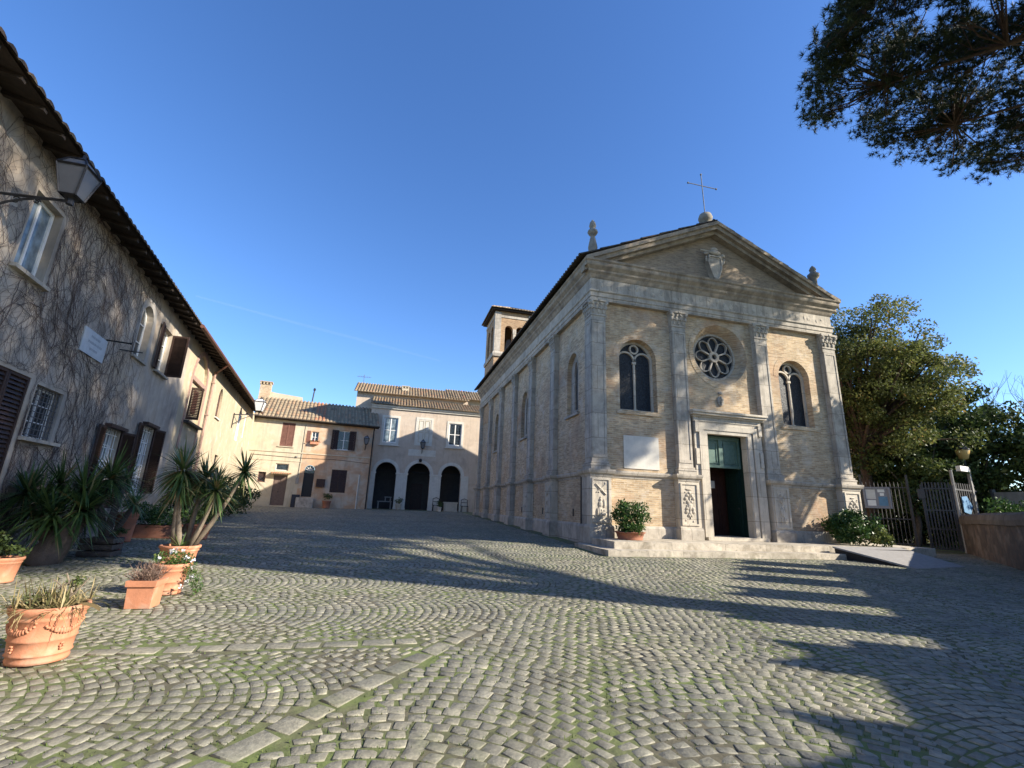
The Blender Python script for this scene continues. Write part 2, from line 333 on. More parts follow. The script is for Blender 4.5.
g = noise(n, tc, 22, 5, .7); c = mix(n, c, ramp(n, g, [(.3, (.65, .65, .65)), (.7, (1.3, 1.3, 1.27))]), 1.0, 'MULTIPLY')
f3 = noise(n, tc, 1.6, 4, .6); c = mix(n, c, (.10, .12, .05), ramp(n, f3, [(.55, (0, 0, 0)), (.75, (.45,)*3)]))
n.links.new(c, b.inputs['Base Color']); b.inputs['Roughness'].default_value = .62; b.inputs['Specular IOR Level'].default_value = .35
bump(n, b, g, .8, .014); COBBLE = m

mb = MB(); ys = [-400, -8, 46, 500]; xs = [-400, -30, 40, 500]
for i in range(3):
    for j in range(3):
        mb.add([(x, y, gz(x, y)-.005) for x, y in ((xs[i], ys[j]), (xs[i+1], ys[j]), (xs[i+1], ys[j+1]), (xs[i], ys[j+1]))], [(0, 1, 2, 3)])
tag(mb.build('ground', JOINT), kind='structure')

# cobbles laid in contrasting arcs, panels parted by rows of longer slabs
def in_piazza(x, y):
    ok = (y > -3.5) & (y < 43.6) & (x > -11.6) & (x < 27)
    ok &= ~((x > 6.6) & (y > 15.9)) & ~((x > 6.25) & (x < 20.2) & (y > 13.2) & (y <= 16))
    ok &= (x > -6.05-.134*(y-4)+.0) & ~((x > 12) & (y < (x-12.6)*1.27-4.5))
    return ok
LA = np.array([-.75, 3.6]); LB = np.array([1.15, 6.1]); LD = (LB-LA)/np.linalg.norm(LB-LA); LN = np.array([LD[1], -LD[0]])
def panel_id(x, y):
    d = (x-LA[0])*LN[0]+(y-LA[1])*LN[1]
    return np.where(d > 0, 2, np.where(y < 5.72+.02*x, 0, 1))
def lay(ang, org, Wc, h, w, sag, pid):
    ca, sa = math.cos(ang), math.sin(ang); out = []
    nj = int(46/Wc)+1; ni = int(58/h)
    nk = int(round(Wc/w))
    i, j, k = np.meshgrid(np.arange(-ni//2, ni), np.arange(-nj, nj), np.arange(nk), indexing='ij')
    i = i.ravel(); j = j.ravel(); k = k.ravel()
    off = RNG.uniform(0, 1, (ni+ni//2+5, 2*nj))[i+ni//2, j+nj]
    tau = (k+.25+.5*off)/nk
    s = i*h+sag*(1-(2*tau-1)**2); t = (j+tau)*Wc
    slope = -4*sag*(2*tau-1)/Wc
    x = org[0]+s*ca-t*sa; y = org[1]+s*sa+t*ca
    keep = in_piazza(x, y) & (panel_id(x, y) == pid)
    dl = np.abs((x-LA[0])*LN[0]+(y-LA[1])*LN[1]); ts = (x-LA[0])*LD[0]+(y-LA[1])*LD[1]; keep &= (dl > .145) | (ts > 3.3)
    keep &= ~((np.abs(y-5.72-.02*x) < .145) & (x < .5) & (panel_id(x-.0, y) < 2))
    x, y, slope = x[keep], y[keep], slope[keep]
    x = x+RNG.normal(0, .005, len(x)); y = y+RNG.normal(0, .005, len(x)); slope = slope+RNG.normal(0, .06, len(x))
    q = 1/np.sqrt(1+slope**2)
    tx = (slope*ca-sa)*q; ty = (slope*sa+ca)*q
    nx, ny = ty, -tx
    return x, y, tx, ty, nx, ny, np.full(len(x), w*.5-.003)*RNG.uniform(.9, 1.03, len(x)), (h*.5*q-.003)*RNG.uniform(.9, 1.03, len(x))
def stones(parts, zt=.0, jit=.013, tone_lo=.1, tone_hi=.95):
    x, y, tx, ty, nx, ny, hw, hh = [np.concatenate(z) for z in zip(*parts)]
    N = len(x); dz = RNG.uniform(-.003, .003, N); tilt = RNG.uniform(-.004, .004, (N, 2))
    gx = G0+K*np.clip(y, -8, 46)
    cor = []
    for su, sv in ((-1, -1), (1, -1), (1, 1), (-1, 1)):
        ju = RNG.uniform(-jit, jit*.4, N); jv = RNG.uniform(-jit, jit*.4, N)
        cor.append((su*(hw+ju), sv*(hh+jv), tilt[:, 0]*su+tilt[:, 1]*sv))
    V = np.zeros((N, 13, 3))
    for kx, (a, b_, tz) in enumerate(cor):
        for lev, (f, z) in enumerate(((1.0, -.03), (1.0, -.0035), (.93, -.0005))):
            V[:, lev*4+kx, 0] = x+(tx*a+nx*b_)*f; V[:, lev*4+kx, 1] = y+(ty*a+ny*b_)*f; V[:, lev*4+kx, 2] = gx+zt+dz+z+tz
    V[:, 12, 0] = x; V[:, 12, 1] = y; V[:, 12, 2] = gx+zt+dz+.001
    fl = []
    for lev in (0, 1):
        for kx in range(4): fl.append((lev*4+kx, lev*4+(kx+1) % 4, lev*4+4+(kx+1) % 4, lev*4+4+kx))
    fl += [(8, 9, 12, 12), (9, 10, 12, 12), (10, 11, 12, 12), (11, 8, 12, 12)]
    idx = np.arange(N)[:, None]*13
    quads = np.concatenate([(idx+np.array(f)[None, :]) for f in fl[:8]]).reshape(8, N, 4)
    tris = np.concatenate([(idx+np.array(f[:3])[None, :]) for f in fl[8:]]).reshape(4, N, 3)
    tone = np.clip(RNG.normal(.52, .15, N), tone_lo, tone_hi)
    me = bpy.data.meshes.new('paving_stones'); me.vertices.add(N*13); me.vertices.foreach_set('co', V.astype(np.float32).ravel())
    nl = 8*N*4+4*N*3; me.loops.add(nl); me.loops.foreach_set('vertex_index', np.concatenate([quads.ravel(), tris.ravel()]).astype(np.int32))
    me.polygons.add(12*N); me.polygons.foreach_set('loop_start', np.concatenate([np.arange(0, 32*N, 4), 32*N+np.arange(0, 12*N, 3)]).astype(np.int32))
    at = me.attributes.new('tone', 'FLOAT', 'FACE'); at.data.foreach_set('value', np.concatenate([np.tile(tone, 12)]).astype(np.float32))
    me.update(calc_edges=True); me.validate()
    
    return me, (x, y, tx, ty, nx, ny, hw, hh)
ld_ang = math.atan2(LD[1], LD[0])
P = [lay(0.0, (-4, 5.3), 1.95, .116, .128, .52, 0), lay(0.06, (-4, 5.9), 2.1, .118, .130, .52, 1), lay(ld_ang+.25, (LA[0], LA[1]), 2.3, .125, .138, .50, 2)]
me, st = stones(P)
tag(link_mesh(me, 'cobblestones', COBBLE, None, False), kind='structure')
# rows of longer slabs between the panels
sl_ = []
def slab_row(p, d, L, w, lmin, lmax):
    t = 0; p = np.array(p); d = np.array(d)/np.linalg.norm(d); n_ = np.array([d[1], -d[0]])
    while t < L:
        l = random.uniform(lmin, lmax); c_ = p+d*(t+l/2)
        sl_.append([np.array([v]) for v in (c_[0], c_[1], d[0], d[1], n_[0], n_[1], l/2-.012, w/2-.012)]); t += l
slab_row(LA-LD*3.5, LD, 6.7, .22, .2, .42)
slab_row((-5.6, 5.61), (1, .02), 5.9, .22, .2, .42)
slab_row((9.0, 9.35), (.5, -1.0), 3.5, .22, .2, .42)
me2, _ = stones(sl_, .004, .022, .3, .7)
tag(link_mesh(me2, 'stone_slabs', COBBLE, None, False), kind='structure')
# blades of grass in the joints
x, y, tx, ty, nx, ny, hw, hh = st
dens = .62+.5*np.sin(x*1.3+np.cos(y*.9)*1.7)*np.cos(y*1.1+x*.5)
pr = np.clip(dens*1.0-.18+np.where(x < .5, .28, 0), .05, .9)*np.exp(-np.clip(y-4, 0, 20)/9.)
sel = np.where((RNG.uniform(0, 1, len(x)) < pr) & (y > 1.6) & (y < 15))[0]
sel = np.repeat(sel, 6)
u = RNG.uniform(-1, 1, len(sel)); side = RNG.integers(0, 2, len(sel))
bx_ = x[sel]+np.where(side == 0, tx[sel]*u*hw[sel]+nx[sel]*(hh[sel]+.012), tx[sel]*(hw[sel]+.012)+nx[sel]*u*hh[sel])
by_ = y[sel]+np.where(side == 0, ty[sel]*u*hw[sel]+ny[sel]*(hh[sel]+.012), ty[sel]*(hw[sel]+.012)+ny[sel]*u*hh[sel])
N = len(sel); an = RNG.uniform(0, 2*math.pi, N); ln = RNG.uniform(.012, .034, N); le = RNG.uniform(.2, .9, N)*ln; wd = RNG.uniform(.004, .008, N)
V = np.zeros((N, 3, 3)); z0 = G0+K*np.clip(by_, -8, 46)-.012
V[:, 0] = np.stack([bx_-np.sin(an)*wd, by_+np.cos(an)*wd, z0], 1); V[:, 1] = np.stack([bx_+np.sin(an)*wd, by_-np.cos(an)*wd, z0], 1)
V[:, 2] = np.stack([bx_+np.cos(an)*le, by_+np.sin(an)*le, z0+ln], 1)
tag(np_build('grass', V, RNG.uniform(0, 1, N), MOSS), 'short green grass growing in the joints between the cobbles', 'grass', kind='stuff')

# ------------------------------------------------------------------ shared builders
def tile_roof(mb, P, a0, a1, pitch=.23, courses=8, rad=.085, tone=None, seg=5):
    """P(a, t, h): a along the eave, t 0 (eave) to 1 (ridge), h above the slope"""
    nc = int(round((a1-a0)/pitch)); pitch = (a1-a0)/nc
    for c in range(nc):
        ac = a0+(c+.5)*pitch; wob = random.uniform(-.012, .012)
        ct = random.uniform(-.15, .15)
        for k in range(courses):
            t0, t1 = k/courses, (k+1.12)/courses
            tn = min(1, max(0, random.gauss(.45, .2)+ct)) if tone is None else tone(ac, t0)
            vs = []
            for t, r, h in ((t0, rad, .028), (t1, rad*.86, .0)):
                for i in range(seg+1):
                    th = math.pi*i/seg; vs.append(P(ac+wob+r*math.cos(th), t, h+r*.85*math.sin(th)))
            fs = [(i, i+1, seg+2+i, seg+1+i) for i in range(seg)]
            mb.add(vs, fs, tn)
            if k == 0: mb.add(vs[:seg+1], [tuple(range(seg+1))], tn*.4)
        tn = min(1, max(0, random.gauss(.35, .15)))
        mb.add([P(ac-pitch/2, 0, 0), P(ac+pitch/2, 0, 0), P(ac+pitch/2, 1, 0), P(ac-pitch/2, 1, 0)], [(0, 1, 2, 3)], tn)
def shutter(parent, fr, ha, sgn, w, z0, z1, ang, o=.03, mat=WOODDK, nslat=14, name='shutter'):
    """hinged at ha, sgn: direction it closes towards; ang 0 = closed, 180 = folded back on the wall"""
    ca, sa = math.cos(R_(ang)), math.sin(R_(ang))
    if ang > 90: o += .05
    def f2(a, q, z): return fr(ha+sgn*(a*ca-q*sa), o+a*sa+q*ca, z)
    mb = MB(); t = .045; b_ = .06
    mb.box((0, 0, z0), (b_, t, z1), f2).box((w-b_, 0, z0), (w, t, z1), f2)
    mb.box((b_, 0, z0), (w-b_, t, z0+b_), f2).box((b_, 0, z1-b_), (w-b_, t, z1), f2)
    h = (z1-z0-2*b_)/nslat
    for i in range(nslat):
        za = z0+b_+i*h; vs = [f2(b_, .002, za+h*.95), f2(w-b_, .002, za+h*.95), f2(w-b_, t-.004, za), f2(b_, t-.004, za)]
        mb.add(vs, [(0, 1, 2, 3)], random.uniform(.35, .65))
    return mb.build(name, mat, parent)
def sash(parent, fr, loop, o, matf, matg, cols=2, rows=2, fw=.06, bar=.03, name='window'):
    a0 = min(p[0] for p in loop); a1 = max(p[0] for p in loop); z0 = min(p[1] for p in loop); z1 = max(p[1] for p in loop)
    mb = MB(); mb.ring(loop, inset(loop, fw), fr, o-.05, o)
    for i in range(1, cols): a = a0+(a1-a0)*i/cols; w = bar if i*2 != cols else bar*1.6; mb.box((a-w/2, o-.045, z0+fw*.5), (a+w/2, o-.004, z1-fw*.5), fr)
    for i in range(1, rows): z = z0+(z1-z0)*i/rows; mb.box((a0+fw*.5, o-.044, z-bar/2), (a1-fw*.5, o-.006, z+bar/2), fr)
    w = mb.build(name, matf, parent)
    g = MB(); g.panel(loop, [], fr, o-.03); g.build('pane', matg, w)
    return w
def sill(parent, fr, a0, a1, z, o=.1, h=.07, mat=STONE): return MB().box((a0, -.12, z-h), (a1, o, z), fr).build('sill', mat, parent)
def leaf_cloud(pts, size, asp=.45, up=.35):
    N = len(pts); d = RNG.normal(0, 1, (N, 3)); d[:, 2] += up*0; d /= np.linalg.norm(d, axis=1)[:, None]
    e = RNG.normal(0, 1, (N, 3)); e -= d*(e*d).sum(1)[:, None]; e /= np.linalg.norm(e, axis=1)[:, None]
    L = size*RNG.uniform(.6, 1.3, N)[:, None]
    V = np.stack([pts, pts+d*L*.45+e*L*asp*.5, pts+d*L, pts+d*L*.45-e*L*asp*.5], 1)
    return V
def clump_pts(centers, rads, per):
    out = []; cid = []
    for i, (c, r) in enumerate(zip(centers, rads)):
        v = RNG.normal(0, 1, (per, 3)); v /= np.linalg.norm(v, axis=1)[:, None]
        out.append(np.array(c)+v*(r*RNG.uniform(.25, 1, (per, 1))**.6)*np.array([1, 1, .75])); cid += [i]*per
    return np.concatenate(out), np.array(cid)
def crown(name, parent, mat, C, R, ncl, per, size, rcl=(.5, .9), lobes=0, asp=.45, hollow=.55, mind=None):
    C = np.array(C); R = np.array(R); cs = []; tries = 0
    while len(cs) < ncl and tries < ncl*60:
        tries += 1
        v = RNG.normal(0, 1, 3); v /= np.linalg.norm(v); rr = RNG.uniform(hollow, 1)**.7
        wob = 1+.12*math.sin(v[0]*4.1+C[0])+.10*math.sin(v[1]*5.3+v[2]*4+C[1])
        p = C+v*R*rr*wob
        if mind and not mind(p): continue
        cs.append(p)
    rs = RNG.uniform(*rcl, len(cs)); pts, cid = clump_pts(cs, rs, per)
    tb = RNG.uniform(-.22, .22, len(cs))
    V = leaf_cloud(pts, size, asp); tone = np.clip(RNG.normal(.45, .2, len(pts))+tb[cid], 0, 1)
    np_build(name, V, tone, mat, parent); return cs
def limbs(mb, trunk_top, cs, r0=.1, n=5, every=1, tone=.5):
    T = Vector(trunk_top)
    for c in cs[::every]:
        c = Vector(c); mid = T.lerp(c, .5)+Vector((random.uniform(-.3, .3), random.uniform(-.3, .3), random.uniform(-.1, .4)))
        mb.tube([T, mid, c], [r0, r0*.55, r0*.15], n, tone, False)
def blades(mb, c, n_, L, w, lo=-.5, hi=1.5, droop=.25, tone=(0, .8), seg=3, dry=.0):
    c = Vector(c)
    for i in range(n_):
        el = math.asin(random.uniform(math.sin(lo), math.sin(min(hi, 1.57)))); az = random.uniform(0, 2*math.pi); l = L*random.uniform(.7, 1.1)
        d = Vector((math.cos(az)*math.cos(el), math.sin(az)*math.cos(el), math.sin(el)))
        s = d.cross(Vector((0, 0, 1))); s = s.normalized() if s.length > .05 else Vector((1, 0, 0))
        vs = []
        for k in range(seg+1):
            t = k/seg; p = c+d*(l*t)+Vector((0, 0, -droop*l*t*t*math.cos(el))); ww = w*(.75+.5*t if t < .4 else .95*(1-t)/.6+.03)
            vs += [p-s*ww*.5, p+s*ww*.5]
        tn = random.uniform(*tone)
        if random.random() < dry or el < lo+.15*dry: tn = random.uniform(.9, 1)
        mb.add(vs, [(2*k, 2*k+1, 2*k+3, 2*k+2) for k in range(seg)], tn)
def pot_round(parent, c, r, h, base=.68, mat=TERRA, rings=True, name='pot', garland=False):
    x, y, z = c; rb = r*base
    prof = [(rb*.9, z), (rb, z+.005), (rb*1.03, z+.03), (rb*1.0, z+.045)]
    if rings: prof += [(rb+(r*.9-rb)*.16, z+h*.15), (rb+(r*.9-rb)*.16+.012, z+h*.165), (rb+(r*.9-rb)*.19, z+h*.185)]
    prof += [(rb+(r*.9-rb)*.42, z+h*.40)]
    if rings: prof += [(rb+(r*.9-rb)*.45+.010, z+h*.42), (rb+(r*.9-rb)*.47, z+h*.44)]
    prof += [(r*.88, z+h*.76), (r*.93, z+h*.785), (r*.9, z+h*.81), (r*.93, z+h*.85), (r*.99, z+h*.90), (r, z+h*.95), (r*.985, z+h), (r*.87, z+h), (r*.85, z+h*.9)]
    mb = MB(); mb.lathe(prof, (x, y, 0), 36)
    p = mb.build(name, mat, parent, True)
    MB().lathe([(0.001, z+h*.92), (r*.86, z+h*.915)], (x, y, 0), 24).build('soil', SOIL, p)
    if garland:
        g = MB()
        for s in range(4):
            t0 = s*math.pi/2+.5
            for i in range(15):
                t = t0+i/14*1.25; q = (i/14-.5)*2; zz = z+h*(.57+.12*q*q); rr = rb+(r*.9-rb)*(zz-z)/h*1.15+.004
                g.ball((x+rr*math.cos(t), y+rr*math.sin(t), zz), (.014, .014, .010+.018*(1-q*q)), 6); g.ball((x+rr*math.cos(t+.03), y+rr*math.sin(t+.03), zz-.012+.02*((i*7) % 3)), .011, 6)
            tt = t0+.62; zz = z+h*.30; rr = rb+(r*.9-rb)*.34+.006
            for i in range(6):
                a = i*math.pi/3; g.ball((x+rr*math.cos(tt+.055*math.cos(a)), y+rr*math.sin(tt+.055*math.cos(a)), zz+.024*math.sin(a)), .011, 6)
        g.build('garland', mat, p, True)
    return p
def lantern(root, c, w=.30, h=.42, glass=LANTGL, cap=True):
    """four sided street lantern, c = middle of its underside"""
    x, y, z = c; wb = w*.55; b_ = .018
    L = [(1, 1), (-1, 1), (-1, -1), (1, -1)]
    mb = MB(); top = [Vector((x+i*w/2, y+j*w/2, z+h)) for i, j in L]; bot = [Vector((x+i*wb/2, y+j*wb/2, z)) for i, j in L]
    cr = [Vector((x+i*w*.26, y+j*w*.26, z+h*1.32)) for i, j in L]
    for k in range(4):
        mb.tube([bot[k], top[k]], b_, 4).tube([top[k], top[(k+1) % 4]], b_*1.3, 4).tube([bot[k], bot[(k+1) % 4]], b_, 4)
        mb.tube([top[k], cr[k]], b_, 4).tube([cr[k], cr[(k+1) % 4]], b_, 4)
    mb.add(cr, [(0, 1, 2, 3)]); mb.lathe([(w*.2, z+h*1.32), (w*.14, z+h*1.42), (.03, z+h*1.5), (.02, z+h*1.62)], (x, y, 0), 8)
    mb.lathe([(.05, z-.09), (.04, z-.05), (wb*.5, z-.005)], (x, y, 0), 8)
    fr_ = mb.build('lantern_frame', IRON, root)
    g = MB()
    s = .96
    for k in range(4):
        j = (k+1) % 4; cc = Vector((x, y, 0))
        def q(p): return Vector((x+(p.x-x)*s, y+(p.y-y)*s, p.z))
        g.add([q(bot[k]), q(bot[j]), q(top[j]), q(top[k])], [(0, 1, 2, 3)]); g.add([q(top[k]), q(top[j]), q(cr[j]), q(cr[k])], [(0, 1, 2, 3)])
    g.build('lantern_glass', glass, root)
def scroll(mb, fr, a, z0, L, rise, rad=.02):
    """wall bracket: arm from the wall outwards with a curl below"""
    mb.box((a-.03, 0, z0-.28), (a+.03, .02, z0+.12), fr)
    mb.tube([fr(a, .02, z0), fr(a, L*.5, z0+rise*.5), fr(a, L, z0+rise)], rad, 5)
    pts = [fr(a, .02, z0-.24)]+[fr(a, L*.75*t, z0-.24*(1-t)**2+rise*t*.72) for t in (.25, .5, .75, 1)]
    mb.tube(pts, rad*.8, 5)
    for cx_, r in ((L*.28, .07), (L*.55, .05)):
        mb.tube([fr(a, cx_+r*(1-i/16)*math.cos(i*.7), z0-.02+rise*cx_/L-r*1.05+r*(1-i/16)*math.sin(i*.7)) for i in range(14)], rad*.5, 4)

# ================================================================== church
XL, XR, YF, YR = 7.05, 19.0, 15.77, 39.4; XC = 13.02
church = thing('church', (XC, 16, .3), 'small brick Renaissance church with stone pilasters, rose window, pediment and green portal', 'church')
def fF(a, o, z): return (a, YF-o, z)
def fS(a, o, z): return (XL-o, a, z)
def fB(a, o, z): return (XR+o, a, z)
W1 = arch(8.32, 9.95, 5.2, 7.35, 14); W3 = arch(15.92, 17.55, 5.2, 7.35, 14); ROSE = circ(XC, 8.0, 1.31, 40); DOOR = rect(11.95, 13.78, .6, 4.6)
SIDE_P = [20.0+3.68*i for i in range(6)]
LW = [lancet(17.55, 18.85, 5.3, 7.3, .75), lancet(25.1, 26.4, 5.3, 7.3, .75), lancet(32.45, 33.75, 5.3, 7.3, .75)]
mb = MB()
mb.panel(rect(7.25, 18.8, -.2, 9.7), [W1, W3, ROSE, DOOR], fF, -.2)
mb.panel(rect(YF+.2, YR, -.2, 9.7), LW, fS, -.2)
for l in (W1, W3): mb.reveal(l, fF, -.2, -.62)
mb.reveal(DOOR, fF, -.2, -.3)
for l in LW: mb.reveal(l, fS, -.2, -.5)
mb.add([(18.8, YF+.2, -.2), (18.8, YR, -.2), (18.8, YR, 9.7), (18.8, YF+.2, 9.7)], [(0, 1, 2, 3)])
mb.add([(7.25, YR, -.2), (18.8, YR, -.2), (18.8, YR, 11.3), (XC, YR, 14.0), (7.25, YR, 11.3)], [(0, 1, 2, 3, 4)])
mb.build('brick_wall', BRICK, church)
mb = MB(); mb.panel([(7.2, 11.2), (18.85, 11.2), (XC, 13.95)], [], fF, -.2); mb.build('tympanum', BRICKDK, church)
# brick arches over the windows, a little proud
mb = MB()
for l in (W1, W3):
    c = (l[0][0]+l[1][0])/2; r = (l[1][0]-l[0][0])/2
    lo = [(c+(r+.26)*math.cos(math.pi*i/16), 7.35+(r+.26)*math.sin(math.pi*i/16)) for i in range(17)]; li = [(c+r*math.cos(math.pi*i/16), 7.35+r*math.sin(math.pi*i/16)) for i in range(17)]
    for i in range(16): mb.prism([lo[i], lo[i+1], li[i+1], li[i]], fF, -.22, -.19, .5)
lo = circ(XC, 8, 1.52, 40); mb.ring(lo, ROSE, fF, -.22, -.185)
mb.build('brick_arches', BRICK, church)
def peds(front):
    if front: return [(XL-.12, 7.75), (10.5, 11.37), (14.67, 15.5), (18.2, XR+.12)]
    return [(y-.1, y+.72) for y in SIDE_P]
def jog_path(d):       # wall line with the pedestals broken forward by d beyond the pilaster face
    p = [(7.25, YR)]
    for y0, y1 in reversed(peds(False)): p += [(7.25, y1), (XL-d, y1), (XL-d, y0), (7.25, y0)]
    p += [(7.25, 16.5), (XL-d, 16.5), (XL-d, YF-d)]
    fp = peds(True)
    p += [(fp[0][1], YF-d), (fp[0][1], YF+.2)]
    return p, fp
def sweep_parts(mb, prof, d):
    p, fp = jog_path(d); p = p+[(11.42, YF+.2)] if False else p
    q = p+[(fp[1][0], YF+.2), (fp[1][0], YF-d), (fp[1][1], YF-d), (fp[1][1], YF+.2)]
    mb.sweep(q, prof)
    mb.sweep([(fp[2][0], YF+.2), (fp[2][0], YF-d), (fp[2][1], YF-d), (fp[2][1], YF+.2), (fp[3][0], YF+.2), (fp[3][0], YF-d), (XR+d, YF-d), (XR+d, 16.5), (18.8, 16.5), (18.8, YR)], prof)
mb = MB(); sweep_parts(mb, [(-.05, -.25), (.05, -.25), (.05, .84), (.02, .92), (-.05, .93)], .14); mb.build('plinth', STONE, church)
mb = MB(); sweep_parts(mb, [(-.1, 2.60), (.02, 2.60), (.04, 2.68), (.10, 2.72), (.13, 2.80), (.13, 2.86), (-.1, 2.88)], .10); mb.build('string_course', STONE, church)
# pedestals with carved panels, pilasters with capitals
def relief(mb, fr, a0, a1, z0, z1, o, seed):
    rr = random.Random(seed); w = a1-a0; c = (a0+a1)/2
    def B(a, z, ra, rz, ro=.05): mb.ball((a, o, z), (ra, ro, rz), 8, .5, fr)
    h = z1-z0
    if seed % 3 == 0:
        mb.tube([fr(a0+.06, o+.01, z1-.1), fr(a1-.08, o+.01, z1-h*.35)], .035, 6); mb.tube([fr(a1-.06, o+.01, z1-.08), fr(a0+.1, o+.01, z1-h*.3)], .02, 6)
        B(c, z1-h*.22, .09, .07); B(c-.02, z0+h*.52, .05, .06); B(c-.02, z0+h*.40, .09, .14); B(c-.05, z0+h*.22, .10, .17); B(c+.12, z0+h*.42, .05, .16); B(c-.14, z0+h*.2, .035, .15); B(c+.1, z0+h*.14, .12, .05)
    elif seed % 3 == 1:
        B(c, z1-h*.1, .14, .03); B(c, z1-h*.2, .06, .07)
        for i in range(7):
            zz = z1-h*(.26+.09*i); ww = w*(.16+.12*math.sin(i*1.7)); B(c-ww, zz, .07, .07); B(c+ww, zz, .07, .07)
        mb.tube([fr(c, o, z1-h*.2), fr(c, o, z0+h*.1)], .03, 6); B(c, z0+h*.45, .11, .15); B(c, z0+h*.24, .07, .09)
    else:
        B(c, z1-h*.13, .055, .07); B(c, z1-h*.28, .10, .13); B(c, z0+h*.38, .12, .2); B(c-.07, z0+h*.16, .04, .16); B(c+.07, z0+h*.16, .04, .16)
        mb.tube([fr(c-.17, o, z0+.1), fr(c-.15, o, z1-.1)], .015, 5); B(c+.16, z0+h*.5, .05, .14); B(c+.15, z1-h*.18, .05, .05)
    for i in range(10): B(a0+.06+rr.random()*(w-.12), z0+.05+rr.random()*(h-.1), rr.uniform(.02, .045), rr.uniform(.02, .05), .03)
def pilaster(fr, a0, a1, pa0, pa1, d, carve, seed, wrap=False):
    mb = MB(); zb = .93
    mb.box((pa0, -.2, zb-.02), (pa1, d, 2.61), fr)
    ped = mb.build('pedestal', STONELT if carve else STONE, church)
    if carve:
        r = MB(); lo = rect(pa0+.06, pa1-.06, 1.0, 2.54); r.ring(lo, inset(lo, .06), fr, d, d+.035)
        relief(r, fr, pa0+.14, pa1-.14, 1.1, 2.44, d+.0, seed); r.build('relief_panel', STONELT, ped)
    mb = MB()
    for z0, z1, e in ((2.87, 3.0, .07), (3.0, 3.06, .09), (3.06, 3.14, .04)): mb.box((a0-e, -.2, z0), (a1+e, e, z1), fr)
    mb.box((a0, -.2, 3.14), (a1, 0, 8.9), fr)
    e0, e1 = a0+.1, a1-.1
    mb.ring(rect(a0+.02, a1-.02, 3.3, 8.7), rect(e0, e1, 3.42, 8.58), fr, -.01, .022)
    mb.box((a0-.02, -.2, 8.88), (a1+.02, .03, 8.95), fr)
    p = mb.build('pilaster', STONE, church)
    k = MB(); c = (a0+a1)/2; w = a1-a0
    vs = [fr(a0, -.2, 8.95), fr(a1, -.2, 8.95), fr(a1, .01, 8.95), fr(a0, .01, 8.95), fr(a0-.07, -.2, 9.46), fr(a1+.07, -.2, 9.46), fr(a1+.07, .08, 9.46), fr(a0-.07, .08, 9.46)]
    k.add(vs, [(0, 1, 5, 4), (1, 2, 6, 5), (2, 3, 7, 6), (3, 0, 4, 7), (4, 5, 6, 7)])
    k.box((a0-.11, -.2, 9.46), (a1+.11, .13, 9.545), fr)
    for row, (zr, nl, hl) in enumerate(((8.96, 3, .24), (9.12, 4, .24))):
        for i in range(nl):
            aa = a0+w*(i+.5)/nl if row == 0 else a0+w*i/(nl-1)
            k.ball((aa, .035+row*.03, zr+hl*.5), (w*.11, .035, hl*.5), 6, .5, fr); k.ball((aa, .075+row*.03, zr+hl*.92), (w*.1, .035, .035), 6, .5, fr)
    for sg in (-1, 1):
        k.ball((c+sg*(w*.5+.02), .09, 9.40), (.085, .07, .08), 8, .5, fr); k.ball((c+sg*.07, .08, 9.39), (.05, .05, .05), 6, .5, fr)
    k.ball((c, .12, 9.5), (.07, .04, .06), 6, .5, fr)
    k.build('capital', STONE, p)
FP = [(7.05, 7.66), (10.63, 11.26), (14.66, 15.3), (18.32, 19.0)]
for i, ((a0, a1), (p0, p1)) in enumerate(zip(FP, peds(True))): pilaster(fF, a0, a1, p0, p1, .1, True, (0, 1, 2, 4)[i])
def fSc(a, o, z): return (XL-o+.004, a, z)
pilaster(fSc, YF+.003, 16.4, YF-.093, 16.5, .098, False, 0)
for i, y in enumerate(SIDE_P): pilaster(fS, y, y+.62, y-.1, y+.72, .1, i < 2, i+3)
ENT = [(-.25, 9.55), (0, 9.55), (0, 9.70), (.03, 9.71), (.03, 9.88), (.08, 9.92), (.08, 9.98), (0, 10.0), (0, 10.52), (-.25, 10.53)]
COR = [(-.24, 10.5), (.015, 10.5), (.05, 10.56), (.09, 10.66), (.16, 10.74), (.17, 10.82), (.29, 10.94), (.31, 11.0), (.31, 11.08), (.36, 11.13), (.37, 11.2), (.34, 11.22), (-.25, 11.24)]
mb = MB(); mb.sweep([(XL, YR), (XL, YF), (XR, YF), (XR, YR)], ENT)
rr = random.Random(3)
for i in range(30):   # worn carved frieze
    a = XL+.5+i*.38+rr.uniform(-.1, .1); mb.ball((a, .0, 10.25+rr.uniform(-.08, .08)), (rr.uniform(.04, .12), .02, rr.uniform(.05, .14)), 6, .5, fF)
mb.build('entablature', STONE, church)
mb = MB(); mb.sweep([(XL, YR), (XL, YF), (XR, YF), (XR, YR)], COR); mb.build('cornice', CORN, church)
mb = MB()
for dz0, dz1, o in ((0, .17, .37), (.165, .36, .28), (.355, .52, .10)):
    ap, el, er, zb = 14.13, XL-.33, XR+.33, 11.2
    mb.prism([(el, zb-dz1+.06), (XC, ap-dz1), (er, zb-dz1+.06), (er, zb-dz0+.06), (XC, ap-dz0), (el, zb-dz0+.06)], fF, -.25, o)
mb.build('raking_cornice', CORN, church)
